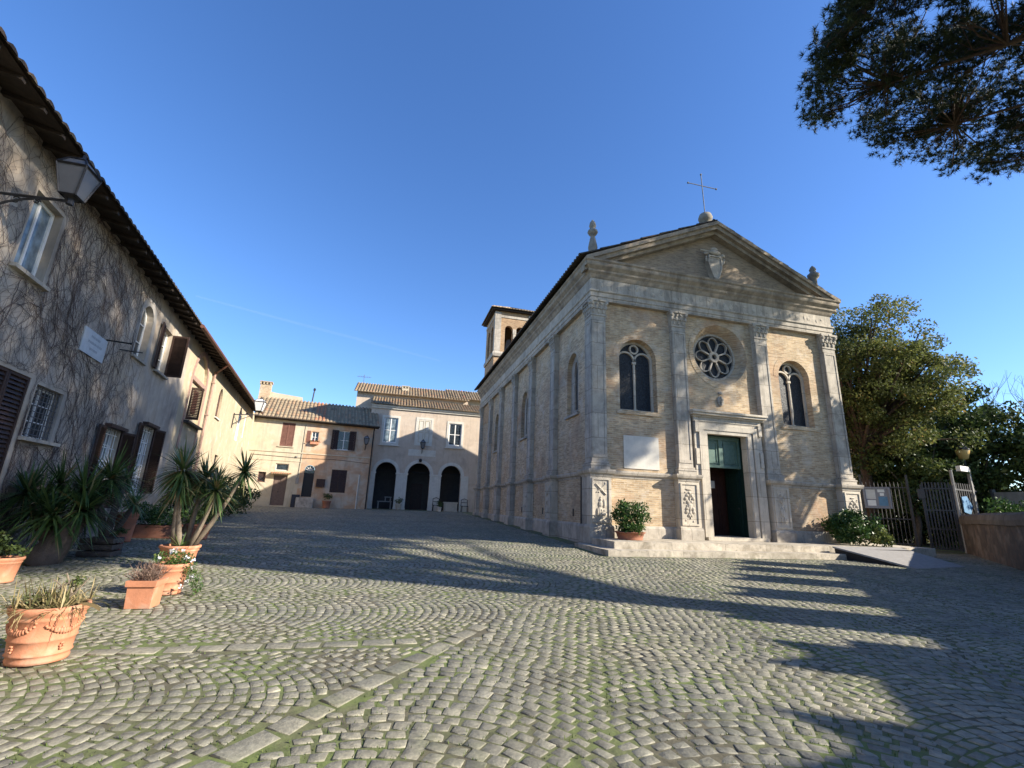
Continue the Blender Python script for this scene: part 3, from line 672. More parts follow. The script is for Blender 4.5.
# roof
mb = MB()
ROOFS = 2.92/6.45
def rl(a, t, h): return (6.49+6.53*t-h*.4, a, 11.27+2.92*t+h)
def rr_(a, t, h): return (19.47-6.45*t+h*.4, a, 11.27+2.92*t+h)
tile_roof(mb, rl, YF-.3, YR+.3, .25, 7, .10); tile_roof(mb, rr_, YF-.3, YR+.3, .25, 7, .10)
mb.tube([(XC, YF-.2, 14.2), (XC, YR+.3, 14.2)], .1, 8)
mb.build('roof', TILEDK, church)
# windows with tracery
def bifora(loop):
    c = (loop[0][0]+loop[1][0])/2; r = (loop[1][0]-loop[0][0])/2; z0, zs = 5.2, 7.35
    t = MB(); t.ring(loop, inset(loop, .10), fF, -.60, -.48)
    t.tube([fF(c, -.53, z0), fF(c, -.53, 7.3)], .05, 8); t.box((c-.08, -.58, 7.2), (c+.08, -.47, 7.3), fF); t.box((c-.09, -.58, z0), (c+.09, -.47, z0+.12), fF)
    for sg in (-1, 1):
        cc = c+sg*(r-.05)/2; q = (r-.12)/2
        lo = [(cc+(q+.07)*math.cos(math.pi*i/10), 7.3+(q+.07)*math.sin(math.pi*i/10)) for i in range(11)]; li = [(cc+q*math.cos(math.pi*i/10), 7.3+q*math.sin(math.pi*i/10)) for i in range(11)]
        for i in range(10): t.prism([lo[i], lo[i+1], li[i+1], li[i]], fF, -.58, -.47)
    t.ring(circ(c, 7.83, .21, 16), circ(c, 7.83, .14, 16), fF, -.575, -.475)
    w = t.build('window', STONELT, church)
    g = MB(); g.panel(inset(loop, .02), [], fF, -.56); g.build('leaded_glass', LEADGL, w)
    s = MB(); s.prism([(loop[0][0]-.16, 5.05), (loop[1][0]+.16, 5.05), (loop[1][0]+.16, 5.13), (loop[1][0], 5.2), (loop[0][0], 5.2), (loop[0][0]-.16, 5.13)], fF, -.5, -.13); s.build('sill', BRICK, w)
bifora(W1); bifora(W3)
for l in LW:
    c = (l[0][0]+l[1][0])/2; t = MB(); li = lancet(c-.26, c+.26, 5.45, 7.15, .6); t.ring(l, li, fS, -.48, -.40); t.ring(li, inset(li, .07), fS, -.47, -.36)
    w = t.build('window', STONE, church); g = MB(); g.panel(li, [], fS, -.45); g.build('leaded_glass', LEADGL, w)
    MB().box((l[0][0]-.1, -.5, 5.2), (l[1][0]+.1, -.1, 5.3), fS).build('sill', STONE, w)
t = MB(); mbr = MB()
n_ = 40; lo = circ(XC, 8, 1.31, n_); li = circ(XC, 8, 1.04, n_)
for i in range(n_):
    j = (i+1) % n_; mbr.add([fF(lo[i][0], -.2, lo[i][1]), fF(lo[j][0], -.2, lo[j][1]), fF(li[j][0], -.58, li[j][1]), fF(li[i][0], -.58, li[i][1])], [(0, 1, 2, 3)])
mbr.build('rose_splay', BRICK, church)
t.ring(circ(XC, 8, 1.06, n_), circ(XC, 8, .96, n_), fF, -.70, -.57)
for i in range(8):
    a = math.pi/8+i*math.pi/4
    def pp(r, off): return (XC+r*math.cos(a)-off*math.sin(a), 8+r*math.sin(a)+off*math.cos(a))
    t.prism([pp(.2, -.028), pp(.64, -.036), pp(.64, .036), pp(.2, .028)], fF, -.70, -.57)
    for sg in (-1, 1):   # arch springing from each spoke to its neighbour
        prev = None
        for k in range(7):
            th = k/6; rad = .62+.26*math.sin(th*math.pi/2); an = a+sg*th*math.pi/8
            p0 = (XC+(rad-.022)*math.cos(an), 8+(rad-.022)*math.sin(an)); p1 = (XC+(rad+.035)*math.cos(an), 8+(rad+.035)*math.sin(an))
            if prev: t.prism([prev[0], p0, p1, prev[1]], fF, -.70, -.58)
            prev = (p0, p1)
t.ring(circ(XC, 8, .24, 20), circ(XC, 8, .12, 20), fF, -.71, -.55)
w = t.build('rose_window', STONE, church)
g = MB(); g.panel(circ(XC, 8, 1.0, 30), [], fF, -.68); g.build('leaded_glass', LEADGL, w)
# plaque, emblem, coat of arms
MB().box((8.42, -.2, 2.98), (9.9, -.17, 4.22), fF).build('blank_plaque', WHITE, church)
t = MB(); t.ball((12.85, -.16, 5.95), (.16, .05, .22), 10, .5, fF); t.ball((12.85, -.15, 6.28), (.12, .04, .06), 8, .5, fF); t.box((12.83, -.13, 5.8), (12.87, -.09, 6.12), fF); t.box((12.75, -.13, 5.98), (12.95, -.09, 6.02), fF); t.build('small_emblem', STONE, church)
t = MB(); sh = [(12.66, 12.55), (13.32, 12.55), (13.36, 12.2), (13.26, 11.8), (13.12, 11.45), (12.98, 11.35), (12.86, 11.45), (12.72, 11.8), (12.62, 12.2)]
t.prism(sh, fF, -.2, .02); t.ring(sh, inset(sh, .07), fF, .0, .06)
t.ball((13.0, .02, 12.7), (.34, .1, .12), 10, .5, fF); t.ball((13.0, .02, 12.86), (.2, .08, .1), 8, .5, fF)
for sg in (-1, 1): t.ball((13+sg*.42, 0, 12.62), (.12, .07, .08), 8, .5, fF); t.ball((13+sg*.44, 0, 12.35), (.05, .05, .16), 8, .5, fF)
t.tube([fF(12.3, .0, 12.75), fF(13.0, .04, 12.7), fF(13.6, 0, 12.35)], .04, 6)
t.build('coat_of_arms', STONE, church)
# portal
t = MB()
for a0, a1, zt, o in ((11.375, 14.5, 4.997, .02), (11.56, 14.26, 4.86, .08), (11.74, 14.02, 4.72, .045)):
    t.prism([(a0, .6), (a0+.2, .6), (a0+.2, zt-.2), (a1-.2, zt-.2), (a1-.2, .6), (a1, .6), (a1, zt), (a0, zt)], fF, -.2, o)
lo = [(11.93, .6), (11.93, 4.62), (13.80, 4.62), (13.80, .6)]
t.prism([(11.88, .6), (11.96, .6), (11.96, 4.58), (13.77, 4.58), (13.77, .6), (13.85, .6), (13.85, 4.66), (11.88, 4.66)], fF, -.3, .01)
t.box((11.36, -.2, 5.0), (14.5, .05, 5.16), fF)
for z0, z1, o in ((5.16, 5.23, .12), (5.23, 5.32, .24), (5.32, 5.40, .30)): t.box((11.36-o*.6, -.2, z0), (14.5+o*.6, o, z1), fF)
rr = random.Random(9)
for i in range(20): a = 11.5+i*.147; t.box((a, .05, 5.05), (a+rr.uniform(.04, .09), .06, 5.13), fF)
for a0 in (11.385, 14.33): t.box((a0, -.1, 4.55), (a0+.15, .1, 4.995), fF); t.box((a0, -.1, 3.3), (a0+.15, .07, 3.9), fF)
portal = t.build('portal_frame', STONELT, church)
MB().box((11.6, -1.5, .5), (14.3, .18, .62), fF).build('threshold', STONELT, portal)
t = MB()   # green lining of the deep doorway
for p in ([(13.775, -.3, .62), (13.775, -1.4, .62), (13.775, -1.4, 4.58), (13.775, -.3, 4.58)], [(11.955, -.3, .62), (11.955, -1.4, .62), (11.955, -1.4, 4.58), (11.955, -.3, 4.58)], [(11.955, -.3, 4.58), (13.775, -.3, 4.58), (13.775, -1.4, 4.58), (11.955, -1.4, 4.58)]):
    t.add([fF(*q) for q in p], [(0, 1, 2, 3)])
t.build('door_lining', GREENSHADE, church)
t = MB()   # fixed upper part with two sunk panels
zo, z1, a0, a1 = 3.25, 4.52, 11.96, 13.76; am = (a0+a1)/2
for r_ in (rect(a0, a1, zo, zo+.1), rect(a0, a1, z1-.16, z1), rect(a0, a0+.1, zo+.1, z1-.16), rect(a1-.1, a1, zo+.1, z1-.16), rect(am-.09, am+.09, zo+.1, z1-.16)): t.prism(r_, fF, -.52, -.40)
t.box((a0, -.52, zo+.05), (a1, -.46, z1-.1), fF)
for q in (rect(a0+.17, am-.15, zo+.17, z1-.24), rect(am+.15, a1-.17, zo+.17, z1-.24)): t.ring([(a, z) for a, z in q], inset(q, .04), fF, -.46, -.435)
t.build('transom_panel', GREENLIT, church)
t = MB(); t.box((11.96, -.50, .63), (12.2, -.42, 3.26), fF)
for z0, z1_ in ((.75, 1.35), (1.5, 1.75), (1.9, 3.1)): q = rect(12.0, 12.16, z0, z1_); t.ring(q, inset(q, .03), fF, -.42, -.40)
d = t.build('side_leaf', GREENLIT, church)
def f3(a, q, z): return fF(13.69-q, -1.3+a, z)
t = MB(); t.box((13.69, -1.3, .63), (13.76, -.5, 3.24), fF)
for z0, z1_ in ((.75, 1.35), (1.5, 1.75), (1.9, 3.1)): q = rect(.1, .7, z0, z1_); t.ring(q, inset(q, .05), f3, .0, .02)
d = t.build('door', GREENSHADE, church); k = MB(); k.ball((.7, .04, 1.7), (.03, .03, .03), 8, .5, f3); k.build('handle', IRON, d)
t = MB(); t.box((11.7, -1.5, .62), (14.05, -1.4, 4.6), fF)
for a in (11.95, 12.45, 12.95, 13.45): t.ring(rect(a, a+.42, .8, 1.7), inset(rect(a, a+.42, .8, 1.7), .05), fF, -1.4, -1.38); t.ring(rect(a, a+.42, 1.85, 3.2), inset(rect(a, a+.42, 1.85, 3.2), .05), fF, -1.4, -1.38)
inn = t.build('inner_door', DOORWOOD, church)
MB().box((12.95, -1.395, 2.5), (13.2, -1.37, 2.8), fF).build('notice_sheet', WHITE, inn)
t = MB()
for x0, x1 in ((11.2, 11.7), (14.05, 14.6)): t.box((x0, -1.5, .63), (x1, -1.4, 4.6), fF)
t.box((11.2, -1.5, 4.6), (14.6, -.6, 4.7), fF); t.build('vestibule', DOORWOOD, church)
# finials, orb and cross
def finial(x, y, z, s=1.0, squat=False):
    pr = [(.17, 0), (.17, .1), (.12, .14), (.15, .3), (.17, .5), (.10, .85), (.07, .95), (.13, 1.0), (.19, 1.1), (.17, 1.17), (.08, 1.2), (.10, 1.28), (.13, 1.36), (.10, 1.5), (.02, 1.62)]
    if squat: pr = [(.2, -.1), (.17, 0), (.12, .1), (.1, .45), (.11, .6), (.2, .68), (.22, .8), (.13, .88), (.1, .92), (.13, 1.02), (.08, 1.12), (.01, 1.2)]
    t = MB(); t.lathe([(r*s, q*s+z) for r, q in pr], (x, y, 0), 14); t.build('finial', STONEDK, church, True)
finial(7.22, 15.95, 11.42, 1.16); finial(18.6, 15.95, 11.72, 1.2, True)
OZ = .34; t = MB(); t.lathe([(r, z+OZ) for r, z in [(.2, 13.7), (.2, 14.0), (.17, 14.1), (.15, 14.14), (.28, 14.25), (.32, 14.42), (.26, 14.6), (.12, 14.68), (.05, 14.72)]], (13.02, 16.2, 0), 16); orb = t.build('orb', STONEDK, church, True)
t = MB(); b0 = Vector((13.02, 16.2, 14.9)); tp = Vector((12.96, 16.2, 17.15)); ce = b0.lerp(tp, .72); t.tube([b0, tp], .021, 6); t.tube([ce+Vector((-.76, 0, .0)), ce+Vector((.78, 0, .0))], .02, 6)
for e in (tp, ce+Vector((-.76, 0, 0)), ce+Vector((.78, 0, 0))): t.ball(e, .05, 6)
t.build('cross', LEAD, church)
t = MB(); t.tube([fS(16.62, -.14, 10.4), fS(16.62, -.14, 3.0), fS(16.66, .05, 2.7), fS(16.66, .05, .1)], .035, 6); t.build('downpipe', IRON, church)
for y in (18.0, 21.9, 25.6, 29.2): MB().box((y, -.21, 1.15), (y+.12, -.185, 1.45), fS).build('vent_slot', IRON, church)

steps = thing('church_steps', (11.5, 14.8, .1), 'two worn stone steps and landing in front of the church portal', 'steps')
t = MB()
def slab(t, x0, x1, y0, y1, z0, z1, L=1.6, rr=random.Random(4)):
    x = x0
    while x < x1-.01:
        l = min(x1-x, L*rr.uniform(.7, 1.3)); l = x1-x if x1-x-l < .5 else l
        t.box((x+.004, y0+rr.uniform(0, .012), z0), (x+l-.004, y1, z1+rr.uniform(-.006, .004)), None, rr.uniform(.25, .75)); x += l
slab(t, 6.47, 16.2, 13.36, 13.95, -.05, .29); slab(t, 6.47, 6.95, 13.96, 16.0, -.05, .29, 3)
t.build('lower_step', STEP, steps)
t = MB(); slab(t, 6.94, 15.2, 13.89, 14.5, .2, .50); slab(t, 6.94, 15.2, 14.5, 16.1, .2, .498, 2.2); slab(t, 15.2, 20.4, 14.05, 16.1, .1, .50); slab(t, 19.1, 20.4, 16.1, 17.4, .1, .50); t.build('landing', STEP, steps)

ramp_t = thing('wheelchair_ramp', (16.8, 12.8, .1), 'grey flat ramp board leading up to the right end of the church landing', 'ramp')
t = MB(); A = [(15.15, 13.72, .515), (18.5, 13.95, .515), (18.5, 11.95, .09), (15.7, 11.42, .08)]
t.add(A+[(x, y, z-.05) for x, y, z in A], [(0, 1, 2, 3), (4, 7, 6, 5), (0, 4, 5, 1), (1, 5, 6, 2), (2, 6, 7, 3), (3, 7, 4, 0)]); t.build('board', RAMPM, ramp_t)
t = MB(); t.add([(15.2, 13.7, .46), (15.7, 11.5, .02), (15.25, 13.7, .0)], [(0, 1, 2)]); t.box((15.3, 13.5, -.02), (18.4, 13.6, .45)); t.build('ramp_support', IRON, ramp_t)

# ================================================================== bell tower
tw = thing('bell_tower', (8.9, 37, .8), 'square brick bell tower with arched belfry openings behind the church roof', 'bell tower')
TX0, TX1, TY0, TY1 = 7.2, 10.6, 35.4, 39.05
def fTf(a, o, z): return (a, TY0-o, z)
def fTs(a, o, z): return (TX0-o, a, z)
mb = MB()
fo = [arch(8.05, 8.72, 13.75, 15.75, 8), arch(9.02, 9.69, 13.75, 15.75, 8)]; sd = [arch(36.0, 36.9, 13.75, 15.75, 8), arch(37.4, 38.3, 13.75, 15.75, 8)]
mb.panel(rect(TX0, TX1, 8, 17.35), fo, fTf, 0); mb.panel(rect(TY0, TY1, 8, 17.35), sd, fTs, 0)
for l in fo: mb.reveal(l, fTf, 0, -.4)
for l in sd: mb.reveal(l, fTs, 0, -.4)
mb.add([(TX1, TY0, 8), (TX1, TY1, 8), (TX1, TY1, 17.35), (TX1, TY0, 17.35)], [(0, 1, 2, 3)]); mb.add([(TX0, TY1, 0), (TX1, TY1, 0), (TX1, TY1, 17.35), (TX0, TY1, 17.35)], [(0, 1, 2, 3)])
mb.add([(TX0+.4, TY0+.4, 13.75), (TX1, TY0+.4, 13.75), (TX1, TY1, 13.75), (TX0+.4, TY1, 13.75)], [(0, 1, 2, 3)])
mb.build('brick_wall', BRICKTW, tw)
t = MB()
for a in (TX0, TX1-.5): t.box((a-.03, -.3, 13.7), (a+.5, .06, 17.2), fTf)
t.box((8.72, -.3, 15.4), (9.02, .05, 15.8), fTf); t.box((8.76, -.25, 13.7), (8.98, .03, 15.4), fTf)
t.sweep([(TX0, TY1), (TX0, TY0), (TX1, TY0), (TX1, TY1)], [(-.1, 13.3), (.1, 13.3), (.14, 13.55), (.06, 13.72), (-.1, 13.72)]); t.sweep([(TX0, TY1), (TX0, TY0), (TX1, TY0), (TX1, TY1)], [(-.1, 16.75), (.05, 16.75), (.05, 16.95), (-.1, 16.95)])
t.build('stone_trim', STONE, tw)
t = MB(); t.lathe([(.05, 15.3), (.18, 15.25), (.22, 15.0), (.28, 14.6), (.4, 14.35), (.42, 14.3)], (8.7, 36.6, 0), 16); t.build('bell', IRONRUST, tw, True)
t = MB(); cx, cy = (TX0+TX1)/2, (TY0+TY1)/2; e = .45
t.box((TX0-.3, TY0-.3, 17.3), (TX1+.3, TY1+.3, 17.42)); q = [(TX0-e, TY0-e, 17.42), (TX1+e, TY0-e, 17.42), (TX1+e, TY1+e, 17.42), (TX0-e, TY1+e, 17.42)]
t.build('eaves', WOODOLD, tw)
t = MB()
for s_, (x0, y0, x1, y1) in enumerate(((TX0-e, TY0-e, TX1+e, TY0-e), (TX0-e, TY1+e, TX0-e, TY0-e), (TX1+e, TY0-e, TX1+e, TY1+e), (TX1+e, TY1+e, TX0-e, TY1+e))):
    def pr_(a, tt, h): 
        px, py = x0+(x1-x0)*a, y0+(y1-y0)*a
        return (px+(cx-px)*tt, py+(cy-py)*tt, 17.44+1.1*tt+h)
    nn_ = 17
    for c_ in range(nn_):
        for k_ in range(4):
            t0, t1 = k_/4, (k_+1.1)/4; tn = min(1, max(0, random.gauss(.45, .2))); vs = []
            for t_ in (t0, min(t1, .99)):
                for i in range(5):
                    th = math.pi*i/4; vs.append(pr_((c_+.5)/nn_+.021*math.cos(th), t_, .02+.08*math.sin(th)))
            t.add(vs, [(i, i+1, 6+i, 5+i) for i in range(4)]+([(0, 1, 2, 3, 4)] if k_ == 0 else []), tn)
    t.add([pr_(0, 0, 0), pr_(1, 0, 0), (cx, cy, 18.54)], [(0, 1, 2)], .3)
t.build('roof', TILE, tw)

# ================================================================== long house on the left
LP = Vector((-11.984, 47.892)); LDV = Vector((-.134, .991)).normalized(); LNV = Vector((LDV.y, -LDV.x))
def fL(a, o, z): return (LP.x+LDV.x*a+LNV.x*o, LP.y+LDV.y*a+LNV.y*o, z)
lh = thing('long_house', fL(-28, -2, .1), 'long two storey house in stained grey plaster with shutters and deep tiled eaves', 'house')
g_w = rect(-37.1, -36.02, 2.37, 3.43); near_sh = rect(-38.72, -37.35, .9, 3.49); w1 = rect(-38.9, -37.95, 5.2, 6.72); aw = arch(-33.05, -32.1, 5.26, 6.45, 10)
s2 = rect(-31.05, -30.05, 5.32, 6.85); lc = lancet(-21.0, -20.0, 5.4, 6.35, .65); wa = rect(-14.0, -12.9, 5.0, 6.9); wb = rect(-11.4, -10.45, 5.45, 7.4)
t1 = rect(-33.55, -32.45, .95, 3.08); t2 = rect(-30.85, -29.75, 1.38, 3.53); na = arch(-26.5, -24.1, 4.35, 6.2, 12); w9 = rect(-43.0, -42.0, 5.2, 6.9); low1 = rect(-19.0, -18.0, 2.0, 3.6)
holes_near = [g_w, near_sh, w1, aw, s2, t1, t2, w9]; holes_far = [lc, wa, wb, na, low1]
SPL = -27.6; LTOP = 7.95
mb = MB(); mb.panel(rect(-52, SPL, -.4, LTOP), holes_near, fL, 0)
for h in holes_near: mb.reveal(h, fL, 0, -.22)
mb.add([fL(-52, 0, -.4), fL(-52, -8, -.4), fL(-52, -8, LTOP), fL(-52, 0, LTOP)], [(0, 1, 2, 3)])
mb.build('wall', STUCCO, lh)
mb = MB(); mb.panel(rect(SPL, -6.58, -.3, LTOP), holes_far, fL, 0)
for h in holes_far: mb.reveal(h, fL, 0, -.16 if h is not na else -.1)
mb.build('wall', STUCCOLT, lh)
def eave_z(a): return 7.40+.0134*(a+41.6)
mb = MB()
def pl(a, t, h): return fL(a, .62-5.2*t-h*.2, eave_z(a)+.02+1.9*t+h)
tile_roof(mb, pl, -52, -8.2, .26, 7, .105)
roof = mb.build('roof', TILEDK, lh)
mb = MB(); mb.add([fL(-52, .6, eave_z(-52)-.03), fL(-8.2, .6, eave_z(-8.2)-.03), fL(-8.2, -.3, eave_z(-8.2)+.16), fL(-52, -.3, eave_z(-52)+.16)], [(0, 1, 2, 3)], .3)
a = -51.6
while a < -8.4:
    z = eave_z(a); vs = [fL(a, .56, z-.1), fL(a+.1, .56, z-.1), fL(a+.1, -.02, z+.02), fL(a, -.02, z+.02), fL(a, .56, z-.02), fL(a+.1, .56, z-.02), fL(a+.1, -.02, z+.12), fL(a, -.02, z+.12)]
    mb.add(vs, [(0, 1, 2, 3), (0, 4, 5, 1), (1, 5, 6, 2), (3, 7, 4, 0)], random.uniform(.3, .7)); a += .62
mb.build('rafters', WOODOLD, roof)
mb = MB(); mb.tube([fL(a, .67, eave_z(a)-.03) for a in (-29.5, -20, -8.2)], .075, 8)
for a in (-23.2,): mb.tube([fL(a-.6, .67, eave_z(a)-.08), fL(a-.5, .5, eave_z(a)-.25), fL(a, .12, eave_z(a)-.45), fL(a, .09, 6.6)], .05, 7)
mb.build('gutter', GUTTER, roof)
mb = MB(); mb.tube([fL(-23.2, .09, 7.3), fL(-23.2, .09, .3)], .055, 8)
for z in (1.5, 3.3, 5.1, 6.7): mb.box((-23.28, 0, z), (-23.12, .16, z+.04), fL)
mb.build('downpipe', PIPEPK, lh)
w = sash(lh, fL, g_w, -.16, WHITEP, GLASS, 2, 3, .06); sill(w, fL, -37.25, -35.85, 2.37, .12)
mb = MB()
for i in range(8): a = -37.06+i*1.0/7; mb.tube([fL(a, -.05, 2.38), fL(a, -.05, 3.42)], .011, 5)
for i in range(9): z = 2.45+i*.115; mb.tube([fL(-37.1, -.045, z), fL(-36.02, -.045, z)], .009, 4)
mb.build('iron_grille', IRONRUST, w)
w = sash(lh, fL, near_sh, -.18, WOODDK, GLASS, 2, 3)
shutter(w, fL, -38.72, 1, .68, .9, 3.49, 0, -.06, WOODDK, 30); shutter(w, fL, -37.35, -1, .68, .9, 3.49, 0, -.06, WOODDK, 30)
for q in (w1, w9): w = sash(lh, fL, q, -.14, WHITEP, GLASSLT, 2, 1, .07); sill(w, fL, q[0][0]-.1, q[1][0]+.1, 5.2, .1)
w = sash(lh, fL, aw, -.17, WHITEP, GLASS, 2, 3, .07); sill(w, fL, -33.15, -32.0, 5.26, .08)
lo = arch(-33.3, -31.85, 5.26, 6.45, 10); mb = MB(); mb.ring(lo, aw, fL, 0, .012); mb.build('plaster_surround', matte('smooth grey plaster', (.33, .31, .28), .08, 4, .9, .2, .1), w)
w = sash(lh, fL, s2, -.15, WHITEP, GLASS, 2, 3, .07); sill(w, fL, -31.2, -29.9, 5.32, .12)
shutter(w, fL, -31.05, 1, .45, 5.34, 6.85, 172, .0, WOODDK, 22); shutter(w, fL, -30.05, -1, .52, 5.34, 6.85, 84, .0, WOODDK, 22)
w = sash(lh, fL, lc, -.1, WOODMD, GLASS, 1, 2, .05); sill(w, fL, -21.1, -19.9, 5.4, .08, .06, WHITE)
w = sash(lh, fL, wa, -.05, WHITEP, WHITEP, 2, 1, .06)
w = sash(lh, fL, wb, -.08, WHITEP, GLASSLT, 2, 2, .07)
w = sash(lh, fL, low1, -.1, WOODDK, GLASS, 2, 2, .06)
mb = MB(); mb.panel(na, [], fL, -.1); lo = arch(-26.75, -23.85, 4.1, 6.2, 12); 
niche = mb.build('blind_arch', STUCCOLT, lh)
mb = MB()
for lo_, li_ in ((arch(-26.72, -23.88, 3.2, 6.2, 12), arch(-26.5, -24.1, 3.2, 6.2, 12)),): mb.ring(lo_, li_, fL, 0, .03)
mb.box((-26.5, -.1, 6.12), (-24.1, .02, 6.3), fL); mb.build('painted_surround', PIPEPK, niche)
mb = MB(); q = rect(-25.3, -24.85, 4.95, 5.75); mb.ring([(a, z) for a, z in rect(-25.4, -24.75, 4.85, 5.85)], q, fL, -.1, -.05); mb.panel(q, [], fL, -.09); mb.build('small_window', WOODMD, niche)
shutter(niche, fL, -26.45, 1, .45, 4.4, 5.75, 92, 0, WOODDK, 18)
MB().box((-26.6, 0, 4.28), (-24.0, .22, 4.36), fL).build('ledge', IRON, niche)
for q in (t1, t2):
    w = sash(lh, fL, q, -.16, WHITEP, GLASSLT, 2, 5, .07); a0, a1 = q[0][0], q[1][0]; z0, z1 = q[0][1], q[2][1]
    mb = MB()
    for i in range(6): a = a0+.1+i*(a1-a0-.2)/5; mb.tube([fL(a, -.07, z0), fL(a, -.07, z1)], .012, 5)
    for i in range(6): z = z0+.15+i*(z1-z0-.3)/5; mb.box((a0, -.08, z-.012), (a1, -.06, z+.012), fL)
    mb.build('window_bars', WHITEP, w)
    shutter(w, fL, a0, 1, .55, z0, z1, 174, .0, WOODDK, 34); shutter(w, fL, a1, -1, .55, z0, z1, 160, .0, WOODDK, 34)
    MB().box((a0-.06, 0, z1), (a1+.06, .16, z1+.09), fL).build('lintel_hood', WOODDK, w); sill(w, fL, a0-.1, a1+.1, z0, .1)
# marble plaque with worn lines of lettering
mb = MB(); mb.box((-36.02, 0, 4.5), (-34.79, .04, 5.08), fL); pq = mb.build('marble_plaque', matte('blue grey marble', (.42, .45, .47), .1, 5, .6, .1, .1), lh)
mb = MB(); rr = random.Random(5)
for z, a0, a1 in ((4.92, -35.65, -35.15), (4.78, -35.75, -35.05), (4.63, -35.6, -35.2)):
    a = a0
    while a < a1: w_ = rr.uniform(.02, .05); mb.box((a, .04, z), (a+w_, .0415, z+.055), fL); a += w_+rr.uniform(.015, .03)
mb.build('worn_lettering', matte('faded letter paint', (.27, .29, .31), .1, 8, .8, 0, 0), pq)
mb = MB(); mb.tube([fL(-34.8, .0, 5.12), fL(-34.75, .5, 5.12)], .02, 6); mb.tube([fL(-33.9, 0, 5.14), fL(-33.85, .5, 5.14)], .016, 6); mb.ball(fL(-34.75, .5, 5.12), .03, 6); mb.build('iron_hooks', IRON, lh)
# climbing bare vine
vine = thing('climbing_vine', fL(-39.5, .03, .1), 'leafless climbing vine spreading its dark stems over the near house wall', 'vine')
mb = MB(); rv = random.Random(21)
def blocked(a, z): return any(h[0][0]-.08 < a < h[1][0]+.08 and h[0][1]-.1 < z < max(p[1] for p in h)+.05 for h in holes_near) or (-36.0 < a < -34.8 and 4.52 < z < 5.05 and rv.random() < .7)
def grow(a, z, ang, L, r, lev):
    pts = [(a, z)]; n_ = int(L/.12); 
    for i in range(n_):
        ang += rv.gauss(0, .26)+(.035*(math.pi/2-ang) if lev < 1 else 0)
        a2, z2 = a+.12*math.cos(ang), z+.12*math.sin(ang)
        if z2 > 7.5 or z2 < .15 or blocked(a2, z2) or a2 > -32.6+rv.random()*1.5: ang += rv.choice((-.9, .9)); continue
        a, z = a2, z2; pts.append((a, z))
        if lev < 4 and rv.random() < (.19 if lev < 2 else .11): grow(a, z, ang+rv.choice((-1, 1))*rv.uniform(.4, 1.0), L*rv.uniform(.35, .65), max(.0028, r*.62), lev+1)
    if len(pts) > 2:
        k = len(pts); mb.tube([fL(p[0], .015+.01*rv.random(), p[1]) for p in pts], [r*(1-.7*i/k) for i in range(k)], 3, rv.random(), False)
for a0, z0 in ((-41.3, .2), (-40.5, .2), (-39.9, .2), (-39.2, .2), (-37.2, .2), (-36.6, .2), (-35.6, .2), (-35.0, .2), (-34.2, .3), (-41.9, 3.5), (-38.9, 3.8), (-36.3, 3.7), (-35.0, 3.3), (-37.0, 4.2)):
    for _ in range(2): grow(a0+rv.uniform(-.2, .2), z0, rv.uniform(1.0, 2.2), rv.uniform(4, 7.5), .0072, 0)
mb.build('stems', VINE, vine)

# street lanterns on the walls
lt = thing('wall_lantern', fL(-39.75, 0, 6.0), 'large black street lantern on a scrolled iron arm near the roof of the grey house', 'street lantern', 'street lanterns on the walls')
lantern(lt, fL(-39.82, .93, 6.22), .43, .52)
mb = MB(); scroll(mb, fL, -39.82, 6.02, .95, .12, .026); mb.tube([fL(-39.82, .93, 6.08), fL(-39.82, .93, 6.2)], .05, 8); mb.build('bracket', IRON, lt)
lt = thing('wall_lantern', fL(-16.0, 0, 5.9), 'street lantern on an iron arm at the far sunlit end of the long house', 'street lantern', 'street lanterns on the walls')
lantern(lt, fL(-14.2, 1.15, 7.0), .62, .62, WHITEP); mb = MB(); mb.tube([fL(-16, .02, 5.5), fL(-16, .05, 6.45)], .03, 5); mb.tube([fL(-16, .02, 6.35), fL(-14.2, 1.15, 6.75), fL(-14.2, 1.15, 6.95)], .03, 5); mb.tube([fL(-16, .02, 5.7), fL(-15.4, .4, 6.2), fL(-14.8, .8, 6.55)], .022, 5); mb.build('bracket', IRON, lt)

# ================================================================== corner house at the back
HC = Vector((-11.105, 41.371)); HG = .74
def fH(a, o, z): return (HC.x+LNV.x*a-LDV.x*o, HC.y+LNV.y*a-LDV.y*o, z)
ho = thing('corner_house', fH(4.7, -2, HG), 'low two storey corner house half cream and half peeling ochre under a mossy tiled roof', 'house')
h1 = rect(2.12, 3.1, 5.55, 7.5); hd = rect(2.1, 3.1, .85, 3.2); ht = rect(2.1, 3.07, 3.58, 4.14)
hs = rect(4.45, 4.98, 6.05, 6.96); h2 = rect(6.15, 7.9, 5.6, 7.25); hda = arch(4.28, 5.06, 1.6, 3.77, 10); h3 = rect(6.4, 7.62, 2.04, 3.92); low = rect(.95, 1.5, 2.6, 3.4)
mb = MB(); mb.panel(rect(0, 3.95, .3, 8.05), [h1, hd, ht, low], fH, 0)
for q in (h1, hd, ht, low): mb.reveal(q, fH, 0, -.15)
mb.build('wall', CREAM, ho)
mb = MB(); mb.panel(rect(3.95, 9.55, .3, 8.05), [hs, h2, hda, h3], fH, 0)
for q in (hs, h2, hda, h3): mb.reveal(q, fH, 0, -.15)
mb.add([fH(9.55, 0, .3), fH(9.55, -7, .3), fH(9.55, -7, 9.5), fH(9.55, 0, 8.05)], [(0, 1, 2, 3)])
mb.build('wall', OCHRE, ho)
mb = MB(); mb.box((0, 0, 5.05), (9.55, .05, 5.13), fH); mb.box((0, 0, 4.35), (3.95, .03, 4.4), fH); mb.build('string_course', CREAM, ho)
mb = MB()
def ph(a, t, h): return fH(a, .38-3.7*t-h*.3, 7.80+2.25*t+h)
